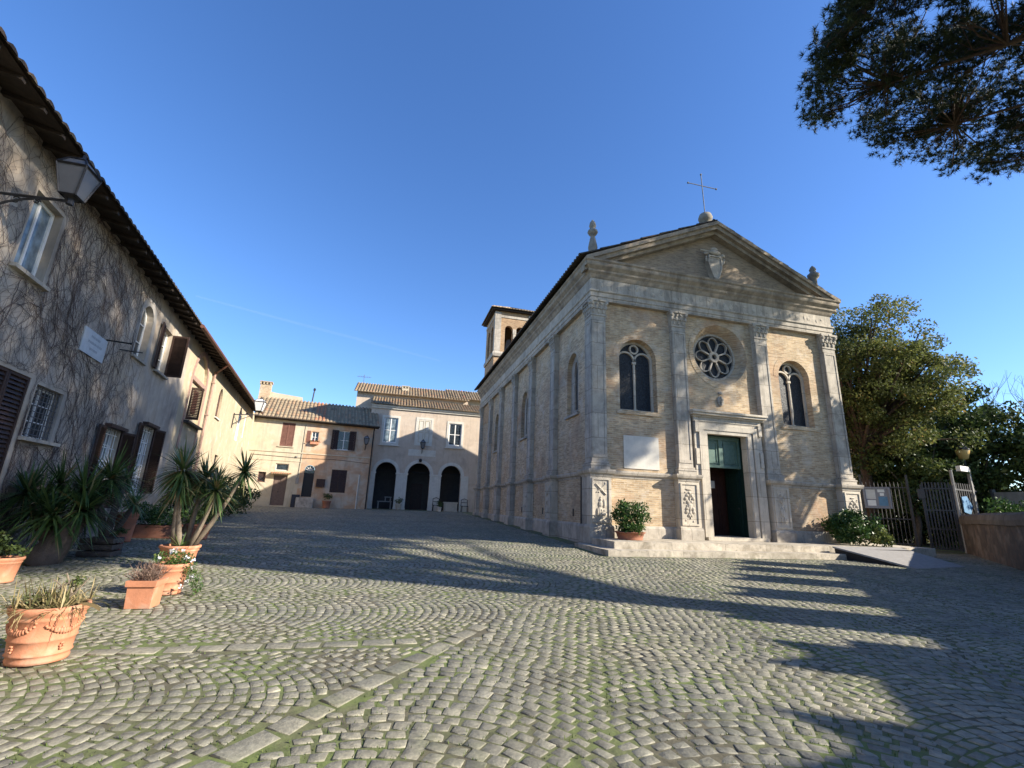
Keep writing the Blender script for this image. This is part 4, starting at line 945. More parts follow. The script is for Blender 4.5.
tile_roof(mb, ph, -.1, 9.85, .30, 8, .115, lambda a, t: .97 if (4.35 < a < 5.4 and random.random() < .85) else min(.9, max(0, random.gauss(.58, .2))))
rf = mb.build('roof', TILE, ho)
mb = MB(); mb.box((-.1, -.1, 7.68), (9.8, .34, 7.78), fH); mb.tube([fH(-.1, .44, 7.78), fH(9.85, .44, 7.78)], .06, 6); mb.build('eaves', WOODOLD, rf)
mb = MB(); mb.prism([(-.1, 9.9), (3.1, 9.9), (3.1, 10.45), (.9, 10.6), (-.1, 10.75)], fH, -4.4, -3.5); mb.build('roof_parapet', CREAM, rf)
mb = MB(); mb.box((-.45, -4.0, 9.6), (.42, -3.2, 11.2), fH)
for i in range(4): mb.box((-.5+i*.26, -4.05, 11.2), (-.36+i*.26, -3.15, 11.42), fH)
mb.box((-.52, -4.08, 11.42), (.5, -3.12, 11.5), fH); mb.build('chimney', BRICK, rf)
mb = MB(); mb.tube([fH(3.95, -3.4, 10.0), fH(4.02, -3.4, 11.2)], .06, 6); mb.lathe([(.11, 11.2), (.11, 11.35), (.02, 11.45)], fH(4.02, -3.4, 0), 8); mb.build('stove_pipe', IRON, rf)
w = sash(ho, fH, h1, -.1, WOODMD, GLASS, 2, 2); shutter(w, fH, 2.12, 1, .49, 5.57, 7.5, 0, -.05, WOODMD, 18); shutter(w, fH, 3.1, -1, .49, 5.57, 7.5, 0, -.05, WOODMD, 18); sill(w, fH, 2.0, 3.22, 5.55, .08, .07, CREAM)
w = sash(ho, fH, hs, -.1, WHITEP, GLASS, 2, 2, .05)
w = sash(ho, fH, h2, -.12, WHITEP, GLASS, 2, 2, .07); shutter(w, fH, 6.55, -1, .55, 5.6, 7.25, 12, .0, WOODDK, 18); shutter(w, fH, 7.45, 1, .55, 5.6, 7.25, 12, .0, WOODDK, 18); sill(w, fH, 6.1, 7.95, 5.6, .08)
w = sash(ho, fH, h3, -.1, WOODDK, GLASS, 2, 2); shutter(w, fH, 6.4, 1, .61, 2.04, 3.92, 0, -.05, WOODDK, 20); shutter(w, fH, 7.62, -1, .61, 2.04, 3.92, 0, -.05, WOODDK, 20)
w = sash(ho, fH, ht, -.1, WHITE, GLASS, 1, 1, .07)
w = sash(ho, fH, low, -.1, WOODMD, WOODDK, 1, 1, .05)
mb = MB(); mb.box((2.1, -.13, .8), (3.1, -.08, 3.2), fH)
for a0, z0, z1 in ((2.2, .95, 1.8), (2.65, .95, 1.8), (2.2, 1.95, 3.05), (2.65, 1.95, 3.05)): q = rect(a0, a0+.36, z0, z1); mb.ring(q, inset(q, .04), fH, -.08, -.06)
d_ = mb.build('door', matte('weathered brown door', (.15, .105, .085), .2, 7, .6, .2, .2), ho); MB().ball(fH(2.55, -.04, 1.9), .04, 6).build('handle', IRON, d_)
mb = MB()
def pc(a, t, h): return fH(a, .45-.45*t, 3.28+.14*t+h*.6)
tile_roof(mb, pc, 1.85, 3.35, .17, 2, .06, lambda a, t: random.uniform(.93, 1)); mb.build('door_canopy', TILE, ho)
mb = MB(); mb.box((4.28, -.2, 1.5), (5.06, -.16, 3.77), fH); d_ = mb.build('door', matte('black door paint', (.02, .018, .018), .2, 7, .5, .1, .2), ho)
mb = MB(); mb.panel(arch(4.3, 5.04, 3.5, 3.77, 10), [], fH, -.13); mb.build('fanlight', GLASS, d_)
mb = MB()
for i in range(5): an = math.pi*(i+.5)/5; mb.tube([fH(4.67, -.1, 3.7), fH(4.67+.33*math.cos(an), -.1, 3.72+.33*math.sin(an))], .02, 4)
mb.tube([fH(4.67+.2*math.cos(math.pi*i/8), -.1, 3.72+.2*math.sin(math.pi*i/8)) for i in range(9)], .02, 4); mb.build('fanlight_bars', WHITEP, d_)
mb = MB()
for i in range(3): mb.box((4.0-.02*i, 0, .6), (5.25+.02*i, .95-.3*i, .98+.28*i-.0), fH)
mb.build('door_steps', STONE, ho)
mb = MB(); mb.box((5.3, 0, 2.42), (5.98, .16, 3.08), fH); mb.build('meter_cabinet', WOODDK, ho)
mb = MB(); mb.box((3.72, 0, 2.6), (3.95, .08, 3.1), fH); mb.box((3.5, 0, 4.7), (3.6, .1, 4.85), fH); mb.build('intercom_box', CONC, ho)
mb = MB(); mb.tube([fH(8.62, .06, 3.6), fH(8.62, .06, .75)], .05, 6); mb.build('white_pipe', WHITE, ho)
mb = MB(); mb.tube([fH(9.42, .44, 7.72), fH(9.42, .1, 7.45), fH(9.42, .08, .75)], .06, 6); mb.build('downpipe', IRON, ho)
mb = MB(); mb.ring(rect(4.05, 4.35, 6.0, 7.0), rect(4.13, 4.27, 6.1, 6.9), fH, 0, .01); mb.box((4.13, 0, 6.1), (4.27, .004, 6.9), fH); mb.build('painted_panel', WOODMD, ho)
mb = MB(); mb.tube([fH(0.2, .03, 4.75), fH(3.5, .04, 4.68), fH(6.6, .04, 4.74), fH(9.3, .03, 4.6)], .014, 4); mb.tube([fH(3.86, .02, 7.5), fH(3.88, .03, 4.7), fH(3.84, .03, 3.1)], .014, 4); mb.build('cable', IRON, ho)
bx = thing('flower_box', fH(4.72, .12, 5.95), 'terracotta window box with red flowers on the small upper window of the corner house', 'flower box')
mb = MB(); mb.box((4.4, .02, 5.88), (5.05, .25, 6.08), fH); mb.build('box', TERRA, bx)
cs = [fH(4.45+.1*i, .14, 6.12) for i in range(7)]; p_, _c = clump_pts(cs, [.12]*7, 26); np_build('leaves', leaf_cloud(p_, .09), RNG.uniform(.1, .8, len(p_)), BUSHM, bx); 
for q in cs: p_, _c = clump_pts([q], [.13], 7); np_build('flower', leaf_cloud(p_, .1, .8), RNG.uniform(0, 1, len(p_)), REDFL, bx)
lt = thing('wall_lantern', fH(8.85, 0, 5.9), 'street lantern on the shaded right edge of the corner house front', 'street lantern', 'street lanterns on the walls')
lantern(lt, fH(8.85, .5, 6.2), .42, .5); mb = MB(); scroll(mb, fH, 8.85, 6.0, .5, .12); mb.build('bracket', IRON, lt)
bd = thing('sign_board', fH(4.0, .2, HG), 'dark low board leaning by the steps of the arched black door', 'board')
mb = MB(); mb.add([fH(3.62, .35, .75), fH(4.22, .35, .75), fH(4.22, .08, 1.75), fH(3.62, .08, 1.75), fH(3.62, .30, .75), fH(4.22, .30, .75), fH(4.22, .03, 1.75), fH(3.62, .03, 1.75)], [(0, 1, 2, 3), (4, 7, 6, 5), (0, 4, 5, 1), (1, 5, 6, 2), (2, 6, 7, 3), (3, 7, 4, 0)]); mb.build('panel', IRON, bd)

# ================================================================== loggia house
LY = 45.0
def fG(a, o, z): return (a, LY-o, z)
lo_t = thing('loggia_house', (2.7, 46.5, .85), 'pinkish house with three dark ground floor arches and white framed upper windows', 'house')
A1, A2, A3 = arch(-1.32, .54, .7, 4.1, 12), arch(1.56, 3.64, .7, 4.06, 12), arch(4.68, 6.56, .7, 4.1, 12)
gw1, gw2, gw3 = rect(-1.03, .25, 6.82, 9.2), rect(2.12, 3.36, 6.95, 9.25), rect(5.1, 6.35, 6.95, 9.1)
mb = MB(); mb.panel(rect(-2.3, 9.4, .4, 10.1), [A1, A2, A3, gw1, gw3], fG, 0)
for q in (gw1, gw3): mb.reveal(q, fG, 0, -.15)
for q in (A1, A2, A3): mb.reveal(q, fG, 0, -.5, skip=(0,))
mb.add([(-2.3, LY, .4), (-2.3, LY+2.65, .4), (-2.3, LY+2.65, 11.3), (-2.3, LY, 10.1)], [(0, 1, 2, 3)])
mb.build('wall', PINK, lo_t)
mb = MB()
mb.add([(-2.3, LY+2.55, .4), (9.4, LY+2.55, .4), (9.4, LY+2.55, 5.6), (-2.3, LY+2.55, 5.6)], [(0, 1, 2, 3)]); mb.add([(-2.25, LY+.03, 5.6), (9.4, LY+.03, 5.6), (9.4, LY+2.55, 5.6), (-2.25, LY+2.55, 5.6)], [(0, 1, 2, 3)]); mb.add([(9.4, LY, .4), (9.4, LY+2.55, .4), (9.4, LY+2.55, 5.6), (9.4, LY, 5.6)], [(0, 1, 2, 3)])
mb.build('portico_inside', matte('portico plaster darkened for shade', (.06, .055, .052), .15, 3, .9, .2, .1), lo_t)  # plaster colour darkened so the arches read as deep shade
for a0, a1 in ((-2.05, -1.32), (.54, 1.56), (3.64, 4.68), (6.56, 7.3)): mb = MB(); mb.box((a0+.0, -.02, .6), (a1-.0, .03, 3.95), fG); mb.box((a0-.06 if a0 > -2 else a0, -.02, 3.95), (a1+.06 if a1 < 7 else a1, .08, 4.1), fG); mb.box((a0-.03, -.02, .6), (a1+.03, .06, 1.0), fG); mb.build('pier', WHITE, lo_t)
for q in (A1, A2, A3):
    c = (q[0][0]+q[1][0])/2; r = (q[1][0]-q[0][0])/2; zs = q[2][1]
    lo_ = [(c+(r+.3)*math.cos(math.pi*i/14), zs+(r+.3)*math.sin(math.pi*i/14)) for i in range(15)]; li_ = [(c+r*math.cos(math.pi*i/14), zs+r*math.sin(math.pi*i/14)) for i in range(15)]
    mb = MB()
    for i in range(14): mb.prism([lo_[i], lo_[i+1], li_[i+1], li_[i]], fG, -.02, .025)
    mb.build('arch_band', WHITE, lo_t)
for q in (A1, A2, A3): MB().tube([fG(q[0][0], -.2, 4.25), fG(q[1][0], -.2, 4.25)], .025, 5).build('tie_rod', IRON, lo_t)
for q in (gw1, gw3):
    w = sash(lo_t, fG, q, -.06, WHITEP, GLASSLT if q is gw1 else GLASS, 2, 4 if False else 2, .10, .06)
    mb = MB(); e = .2; mb.ring(rect(q[0][0]-e, q[1][0]+e, q[0][1]-e, q[2][1]+e), q, fG, 0, .035); mb.build('plaster_surround', WHITE, w); sill(w, fG, q[0][0]-.3, q[1][0]+.3, q[0][1]-.2, .14, .09, WHITE)
mb = MB(); e = .2; mb.ring(rect(gw2[0][0]-e, gw2[1][0]+e, gw2[0][1]-e, gw2[2][1]+e), gw2, fG, 0, .035); mb.box((2.12, 0, 6.95), (3.36, .01, 9.25), fG); bw = mb.build('blind_window', WHITE, lo_t)
mb = MB()
for a0, z0 in ((2.22, 7.05), (2.8, 7.05), (2.22, 8.15), (2.8, 8.15)): q = rect(a0, a0+.46, z0, z0+1.0); mb.ring(q, inset(q, .06), fG, .01, .03)
mb.build('blind_panels', CREAM, bw)
mb = MB(); mb.box((-2.3, -.05, 10.02), (9.4, .12, 10.18), fG); mb.box((-2.3, -.05, 10.18), (9.4, .22, 10.34), fG); mb.box((1.45, 0, 5.75), (4.0, .02, 6.35), fG); mb.build('cornice', WHITE, lo_t)
mb = MB()
def pg(a, t, h): return (a, LY-.38+2.95*t, 10.36+1.25*t+h)
tile_roof(mb, pg, -2.45, 9.5, .27, 7, .105, lambda a, t: min(.9, max(0, random.gauss(.6, .2)))); mb.build('roof', TILE, lo_t)
mb = MB(); mb.box((2.1, -2.53, .8), (3.2, -2.48, 3.3), fG); d_ = mb.build('door', WOODDK, lo_t)
lt = thing('wall_lantern', (2.7, LY, 6.4), 'street lantern on the middle of the loggia front above the central arch', 'street lantern', 'street lanterns on the walls')
lantern(lt, fG(2.7, .5, 6.45), .45, .55); mb = MB(); scroll(mb, fG, 2.7, 6.25, .5, .12); mb.build('bracket', IRON, lt)
lt = thing('wall_lamp', (2.62, LY, 5.3), 'small dark lamp on the keystone of the central loggia arch', 'lamp'); mb = MB(); mb.box((2.5, 0, 5.2), (2.74, .1, 5.5), fG); mb.tube([fG(2.62, .1, 5.4), fG(2.62, .35, 5.45)], .03, 5); mb.lathe([(.03, 5.5), (.16, 5.35), (.14, 5.25)], fG(2.62, .4, 0), 8); mb.build('lamp_shade', IRON, lt)
# upper house behind and a second one to its right
up = thing('upper_house', (2, 50, .9), 'taller house rising behind the loggia roof with a long tiled eave', 'house')
UY = 47.7
def fU(a, o, z): return (a, UY-o, z)
uw = [rect(1.2, 1.95, 11.25, 11.75), rect(5.9, 6.6, 10.95, 11.5)]
mb = MB(); mb.panel(rect(-4.0, 7.2, .4, 12.16), uw, fU, 0); 
for q in uw: mb.reveal(q, fU, 0, -.2)
mb.add([(-4.0, UY, .4), (-4.0, UY+5, .4), (-4.0, UY+5, 13.4), (-4.0, UY+2.6, 13.4), (-4.0, UY, 12.15)], [(0, 1, 2, 3, 4)]); mb.build('wall', PINK, up)
for q in uw: sash(up, fU, q, -.15, WOODDK, GLASS, 2, 1, .05)
mb = MB()
def pu(a, t, h): return (a, UY-.45+3.1*t, 11.98+1.6*t+h)
tile_roof(mb, pu, -4.3, 7.3, .28, 7, .11, lambda a, t: min(.9, max(0, random.gauss(.6, .2)))); rf = mb.build('roof', TILE, up)
mb = MB(); mb.box((.3, -1.9, 12.2), (1.05, -1.2, 13.1), fU)
for i in range(3): mb.box((.28+i*.3, -1.92, 13.1), (.44+i*.3, -1.18, 13.3), fU)
mb.box((.24, -1.95, 13.3), (1.1, -1.15, 13.38), fU); mb.build('chimney', CREAM, rf)
mb = MB(); b0 = fU(-3.6, -1.0, 12.7); mb.tube([b0, (b0[0], b0[1], 14.1)], .025, 5)
for i in range(6): mb.tube([(b0[0]-.5+i*.2, b0[1], 13.75), (b0[0]-.5+i*.2, b0[1], 14.0)], .012, 4)
mb.tube([(b0[0]-.7, b0[1], 13.85), (b0[0]+.7, b0[1], 13.85)], .015, 4); mb.build('television_antenna', IRONRUST, rf)
u2 = thing('yellow_house', (10, 50, .9), 'yellow plastered house end glimpsed between the upper house and the church eave', 'house')
mb = MB(); mb.panel(rect(7.25, 14, .4, 12.38), [], fU, -.3); mb.add([(7.25, UY+.3, .4), (7.25, UY+5, .4), (7.25, UY+5, 12.1), (7.25, UY+.3, 12.1)], [(0, 1, 2, 3)]); mb.build('wall', CREAM, u2)
mb = MB()
def pv(a, t, h): return (a, UY-.2+3.1*t, 12.2+1.6*t+h)
tile_roof(mb, pv, 5.0, 14, .28, 6, .11); mb.build('roof', TILE, u2)

# furniture in front of the loggia
tb = thing('trestle_table', (-.1, LY+.6, .85), 'grey table with a raised tray in the left loggia arch', 'table')
mb = MB(); mb.box((-.9, LY+.5, 1.45), (.4, LY+1.0, 1.53)); mb.build('table_top', CONC, tb); 
for x_, y_ in ((-.8, LY+.55), (.3, LY+.55), (-.8, LY+.95), (.3, LY+.95)): MB().box((x_-.05, y_-.03, .8), (x_+.05, y_+.03, 1.45)).build('leg', CONC, tb)
mb = MB(); mb.box((-.3, LY+.6, 1.85), (.35, LY+.95, 1.93)); mb.box((-.25, LY+.7, 1.53), (-.15, LY+.8, 1.85)); mb.box((.2, LY+.7, 1.53), (.3, LY+.8, 1.85)); mb.build('tray', CONC, tb)
ch = thing('stone_chest', (5.7, LY-.25, .8), 'pale block shaped stone chest below the right loggia arch', 'chest')
mb = MB(); mb.box((5.1, LY-.6, .82), (6.3, LY-.05, 1.55)); mb.box((5.04, LY-.66, 1.55), (6.36, LY-.0, 1.66)); mb.box((5.04, LY-.66, .8), (6.36, LY, .9)); mb.build('block', STONELT, ch)
ch.location.z = .8
def chair(x, y, rz, lab):
    c_ = thing('metal_chair', (x, y, gz(x, y)), lab, 'chair', None); z = gz(x, y)
    MB().box((x-.3, y-.3, z+.5), (x+.3, y+.3, z+.55)).build('seat', IRON, c_)
    mb = MB(); mb.tube([(x-.3, y+.3, z+.5), (x-.28, y+.38, z+1.1), (x, y+.4, z+1.2), (x+.28, y+.38, z+1.1), (x+.3, y+.3, z+.5)], .035, 5); mb.tube([(x-.3, y+.36, z+.85), (x+.3, y+.36, z+.85)], .025, 5); mb.build('backrest', IRON, c_)
    for i, j in ((-1, -1), (1, -1), (-1, 1), (1, 1)): MB().tube([(x+i*.27, y+j*.27, z+.5), (x+i*.3, y+j*.3, z)], .03, 5).build('leg', IRON, c_)
chair(4.35, LY-.7, 0, 'dark metal chair in front of the pier left of the stone chest'); chair(7.0, LY-.6, 0, 'dark metal chair beside the church corner right of the stone chest')
def urn(x, y, r, h, lab, mat=STONE, plant=None):
    u_ = thing('planter', (x, y, gz(x, y)), lab, 'planter'); pot_round(u_, (x, y, gz(x, y)), r, h, .7, mat, False)
    cs = [(x+random.uniform(-r, r)*.7, y+random.uniform(-r, r)*.7, gz(x, y)+h+random.uniform(.1, .45)) for _ in range(10)]
    if plant: p_, _c = clump_pts(cs, [.2]*10, 26); np_build('foliage', leaf_cloud(p_, .12), RNG.uniform(.1, .9, len(p_)), plant, u_)
    return u_
urn(1.0, LY-.5, .28, .5, 'pale stone urn with a low plant by the pier left of the central arch', STONELT, LAUREL)
urn(4.6, LY-1.3, .2, .4, 'small white pot beside the dark chair at the loggia', WHITE, LAUREL)
x_, y_, _ = fH(6.3, .5, 0); urn(x_, y_, .36, .6, 'red clay pot with a low plant under the brown shutters of the corner house', TERRADK, LAUREL)
x_, y_, _ = fH(.35, 1.6, 0); urn(x_, y_, .3, .42, 'clay pot with a dark plant at the inner corner where both houses meet', TERRADK, LAUREL)

# ================================================================== pots and plants along the long house
def pt(name, x, y, label, cat, group=None): return thing(name, (x, y, gz(x, y)), label, cat, group)
POTS = 'terracotta pots along the long house'
# 1 big garlanded pot in front
x, y = -2.86, 5.50; z = gz(x, y); p = pt('potted_grass', x, y, 'largest terracotta pot with moulded garlands, full of yellowing grass', 'potted plant', POTS)
pot_round(p, (x, y, z), .282, .46, .74, TERRA, True, 'pot', True)
mb = MB()
for i in range(40): blades(mb, (x+random.uniform(-.2, .2), y+random.uniform(-.2, .2), z+.42), 14, random.uniform(.20, .38), .015, .35, 1.5, .6, (.05, 1), 3)
for i in range(14): t_ = random.uniform(0, 6.28); blades(mb, (x+.2*math.cos(t_), y+.2*math.sin(t_), z+.43), 5, .26, .011, .1, .9, 1.0, (.4, 1), 4)
mb.build('grass_tuft', DRYM, p)
mb = MB()
for i in range(5): mb.tube([(x+.03, y, z+.42), (x+.03+random.uniform(-.1, .14), y, z+.55), (x+.05+random.uniform(-.16, .22), y, z+.66+.06*random.random())], [.012, .009, .006], 5, random.random())
mb.build('stems', BARKLT, p)
cs = [(x-.15, y-.05, z+.5), (x-.1, y+.1, z+.5), (x+.1, y+.05, z+.62), (x+.16, y, z+.66)]; p_, _c = clump_pts(cs, [.08, .08, .05, .04], 60); np_build('small_leaves', leaf_cloud(p_, .03, .5), RNG.uniform(.2, 1, len(p_)), LAUREL, p)
mb = MB(); d0 = Vector((x+.25, y-.06, z+.46))
for s_ in (0, 1): 
    pts = [d0+Vector((.09*t-.01, -.03*t+s_*.012, .02*math.sin(t)-.028*t*t*.35)) for t in (0, .8, 1.6, 2.2)]
    for i in range(3): mb.add([pts[i]+Vector((0, 0, .014)), pts[i+1]+Vector((0, 0, .014)), pts[i+1]-Vector((0, 0, .014)), pts[i]-Vector((0, 0, .014))], [(0, 1, 2, 3)], .85)
mb.build('hanging_leaf', DRYM, p)
# 2 square planter
x, y = -2.93, 7.52; z = gz(x, y); p = pt('square_planter', x, y, 'square terracotta planter with a withered twiggy plant', 'potted plant', POTS)
mb = MB(); h = .33; a, b_ = .140, .150
def qd(s, zz): return [(x-s, y-s, z+zz), (x+s, y-s, z+zz), (x+s, y+s, z+zz), (x-s, y+s, z+zz)]
mb.add(qd(a, 0)+qd(b_, h-.07), [(0, 1, 5, 4), (1, 2, 6, 5), (2, 3, 7, 6), (3, 0, 4, 7), (3, 2, 1, 0)]); mb.add(qd(b_+.02, h-.07)+qd(b_+.024, h)+qd(b_-.015, h)+qd(b_-.02, h-.05), [(0, 1, 5, 4), (1, 2, 6, 5), (2, 3, 7, 6), (3, 0, 4, 7), (4, 5, 9, 8), (5, 6, 10, 9), (6, 7, 11, 10), (7, 4, 8, 11), (8, 9, 13, 12), (9, 10, 14, 13), (10, 11, 15, 14), (11, 8, 12, 15), (0, 3, 2, 1)])
po = mb.build('pot', TERRA, p); MB().add(qd(b_-.01, h-.04), [(0, 1, 2, 3)]).build('soil', SOIL, po)
mb = MB()
for i in range(170):
    bx2, by2 = x+random.uniform(-.1, .1), y+random.uniform(-.1, .1); az, el = random.uniform(0, 6.28), random.uniform(.5, 1.5); L = random.uniform(.12, .27)
    d = Vector((math.cos(az)*math.cos(el), math.sin(az)*math.cos(el), math.sin(el))); q0 = Vector((bx2, by2, z+h-.04)); q1 = q0+d*L; mb.tube([q0, q0.lerp(q1, .6)+Vector((0, 0, .01)), q1], [.004, .003, .002], 3, random.random(), False)
    for k in range(3): r0 = q0.lerp(q1, random.uniform(.4, .95)); mb.tube([r0, r0+Vector((random.uniform(-.05, .05), random.uniform(-.05, .05), random.uniform(0, .06)))], [.0028, .0015], 3, random.random(), False)
mb.build('dry_twigs', TWIGM, p)
# 3 round pot with white flowers
x, y = -2.97, 8.32; z = gz(x, y); p = pt('flower_pot', x, y, 'round terracotta pot overflowing with green stems and small white flowers', 'potted plant', POTS)
pot_round(p, (x, y, z), .245, .42, .70, TERRA, True)
cs = [(x+random.uniform(-.2, .2), y+random.uniform(-.2, .2), z+.42+random.uniform(0, .14)) for _ in range(22)]+[(x+.24+.02*i, y-.1+random.uniform(-.1, .1), z+.4-.035*i) for i in range(11)]
p_, _c = clump_pts(cs, [.09]*len(cs), 46); np_build('foliage', leaf_cloud(p_, .045, .3), RNG.uniform(.1, 1, len(p_)), BUSHM, p)
x -= .03; fl = [(x+.02, y-.1, z+.6), (x+.06, y-.05, z+.6), (x-.08, y-.18, z+.5), (x+.22, y-.1, z+.5), (x+.3, y-.05, z+.47), (x+.33, y-.1, z+.36), (x+.36, y-.1, z+.25), (x+.30, y-.12, z+.2), (x+.1, y+.1, z+.58), (x+.27, y-.2, z+.12)]
for q in fl: p_, _c = clump_pts([q], [.022], 10); np_build('flower', leaf_cloud(p_, .035, .8), RNG.uniform(0, 1, len(p_)), FLOWER, p)
# 4 pot with branching yucca
x, y = -3.72, 10.62; z = gz(x, y); p = pt('potted_yucca', x, y, 'tall branching yucca with four spiky heads in a wide terracotta pot', 'potted plant', POTS)
pot_round(p, (x, y, z), .34, .42, .72, TERRA, True)
mb = MB(); zz = z+.38
def trunk(mb, pts, r0, r1, n_=8):
    m_ = len(pts); mb.tube(pts, [r0+(r1-r0)*i/(m_-1)+.006*math.sin(i*2.7) for i in range(m_)], n_)
H1 = Vector((x-.22, y-.02, z+1.80)); H2 = Vector((x+.10, y+.25, z+1.68)); H3 = Vector((x+.42, y-.02, z+1.45)); H4 = Vector((x+.84, y+.1, z+1.84))
trunk(mb, [(x-.08, y, zz), (x-.15, y, zz+.3), (x-.19, y-.01, zz+.7), H1-Vector((0, 0, .08))], .075, .045); trunk(mb, [(x-.02, y-.05, zz), (x-.06, y-.04, zz+.25), (x-.14, y-.03, zz+.62), (x-.17, y-.02, zz+1.0)], .055, .035)
trunk(mb, [(x+.05, y+.1, zz), (x+.06, y+.16, zz+.5), H2-Vector((0, 0, .06))], .05, .035)
trunk(mb, [(x+.14, y, zz-.02), (x+.26, y, zz+.35), (x+.36, y-.01, zz+.7), H3-Vector((.01, 0, .05))], .05, .032); trunk(mb, [(x+.18, y+.02, zz-.02), (x+.42, y+.05, zz+.42), (x+.66, y+.08, zz+.95), H4-Vector((.03, 0, .06))], .052, .032)
mb.build('trunk', BARKLT, p, True)
for hd_, n_, L in ((H1, 190, .74), (H1-Vector((0, 0, .3)), 90, .62), (H2, 120, .62), (H3, 110, .58), (H4, 120, .60)):
    mb = MB(); blades(mb, hd_, n_, L, .042, -1.0, 1.5, .30, (0, .8), 3, .25); mb.build('leaves', YUCM, p)
mb = MB(); blades(mb, (x+.03, y-.1, zz), 26, .38, .03, .2, 1.4, .3, (.5, .95), 3); mb.build('offshoots', YUCM, p)
# 5 very big old yucca by the wall
x, y = -6.02, 11.1; z = gz(x, y); p = pt('giant_yucca', x, y, 'huge old yucca with thick grey trunk and a mass of spiky dark leaves', 'plant')
mb = MB(); trunk(mb, [(x-.1, y-.06, z-.05), (x-.02, y, z+.18), (x+.12, y+.06, z+.5), (x+.22, y+.1, z+.8)], .30, .19, 10); trunk(mb, [(x-.05, y+.05, z+.4), (x-.4, y+.1, z+.9), (x-.6, y+.2, z+1.2)], .16, .1, 8); trunk(mb, [(x+.1, y+.1, z+.5), (x+.2, y+.5, z+1.0), (x+.25, y+.9, z+1.4)], .14, .09, 8)
mb.build('trunk', BARKGR, p, True)
for q, n_, L in (((-.08, -.05, .85), 190, .95), ((.30, .1, .95), 190, .95), ((-.45, .1, 1.0), 170, .9), ((-.75, .2, 1.25), 150, .85), ((.12, .3, 1.35), 160, .9), ((.28, .8, 1.6), 150, .9), ((-.3, .3, 1.45), 90, .75)):
    mb = MB(); blades(mb, (x+q[0], y+q[1], z+q[2]), n_, L, .046, -.7, 1.45, .28, (0, .75), 3, .06); mb.build('leaves', YUCM, p)
# second yucca further along
x, y = -6.65, 14.2; z = gz(x, y); p = pt('tall_yucca', x, y, 'taller yucca with thin stems between the two barred ground floor windows', 'plant')
mb = MB(); trunk(mb, [(x, y, z), (x+.05, y, z+.8), (x+.15, y, z+1.6)], .1, .06); trunk(mb, [(x, y, z), (x-.2, y, z+.7), (x-.45, y, z+1.5)], .09, .06); trunk(mb, [(x+.05, y, z), (x+.3, y, z+.6), (x+.48, y-.1, z+.95)], .07, .05); mb.build('trunk', BARKGR, p, True)
for q, n_, L in (((.15, 0, 1.6), 80, .62), ((-.45, 0, 1.5), 90, .68), ((.5, -.1, 1.0), 60, .55)): mb = MB(); blades(mb, (x+q[0], y+q[1], z+q[2]), n_, L, .045, -.8, 1.45, .3, (0, .8), 3, .1); mb.build('leaves', YUCM, p)
# yucca behind the pot
x, y = -6.3, 17.6; z = gz(x, y); p = pt('tall_yucca', x, y, 'slender yucca with leaning pale stems in the shade beyond the second barred window', 'plant')
mb = MB(); trunk(mb, [(x, y, z), (x+.15, y, z+.7), (x+.35, y, z+1.4)], .09, .06); trunk(mb, [(x+.1, y, z), (x+.4, y, z+.8), (x+.8, y, z+1.65)], .08, .055); mb.build('trunk', BARKLT, p, True)
for q, n_, L in (((.35, 0, 1.45), 110, .75), ((.8, 0, 1.7), 120, .75), ((-.2, .3, 1.0), 90, .7)): mb = MB(); blades(mb, (x+q[0], y+q[1], z+q[2]), n_, L, .05, -.8, 1.45, .3, (0, .8), 3, .1); mb.build('leaves', YUCM, p)
# smaller pots and shrubs
def pot_plant(name, x, y, r, h, label, leafm, cr, ch_, ncl, per, size, mat=TERRADK, square=False, asp=.45):
    z = gz(x, y); p = pt(name, x, y, label, 'potted plant', POTS)
    if square:
        mb = MB(); mb.box((x-r, y-r*.6, z), (x+r, y+r*.6, z+h)); mb.box((x-r-.015, y-r*.6-.015, z+h-.05), (x+r+.015, y+r*.6+.015, z+h)); mb.build('pot', mat, p)
    else: pot_round(p, (x, y, z), r, h, .72, mat, False)
    crown('foliage', p, leafm, (x, y, z+h+ch_*.45), (cr, cr, ch_*.55), ncl, per, size, (cr*.25, cr*.4), 0, asp, .3); return p
pot_plant('potted_shrub', -5.55, 9.2, .24, .36, 'pale terracotta pot with leafy green shoots at the foot of the huge yucca', LAUREL, .3, .35, 14, 40, .07, TERRA)
pot_plant('potted_shrub', -6.6, 14.9, .26, .75, 'tall terracotta pot with low green foliage between the yuccas', BUSHM, .35, .4, 14, 40, .08, TERRADK)
pot_plant('potted_shrub', -6.35, 16.2, .5, .35, 'low trough with bright green bushy plants by the house wall', BUSHM, .65, .55, 34, 50, .09, TERRADK, True)
pot_plant('potted_shrub', -6.55, 18.5, .36, .5, 'clay pot with a dark rounded shrub in front of the barred window', LAUREL, .65, 1.3, 40, 60, .10, TERRADK)
pot_plant('potted_shrub', -5.2, 15.9, .34, .42, 'wide clay pot with arching leaves behind the branching yucca', LAUREL, .4, .5, 16, 40, .1, TERRADK)
pot_plant('potted_shrub', -5.9, 13.0, .2, .3, 'small red pot with a little plant next to the wooden crates', LAUREL, .2, .25, 8, 30, .06, matte('red plastic', (.30, .03, .03), .1, 8, .5, .1, .1))
cr_ = pt('wooden_crates', -5.75, 12.2, 'stack of grey wooden crates in the shade beside the huge yucca trunk', 'crates')
mb = MB()
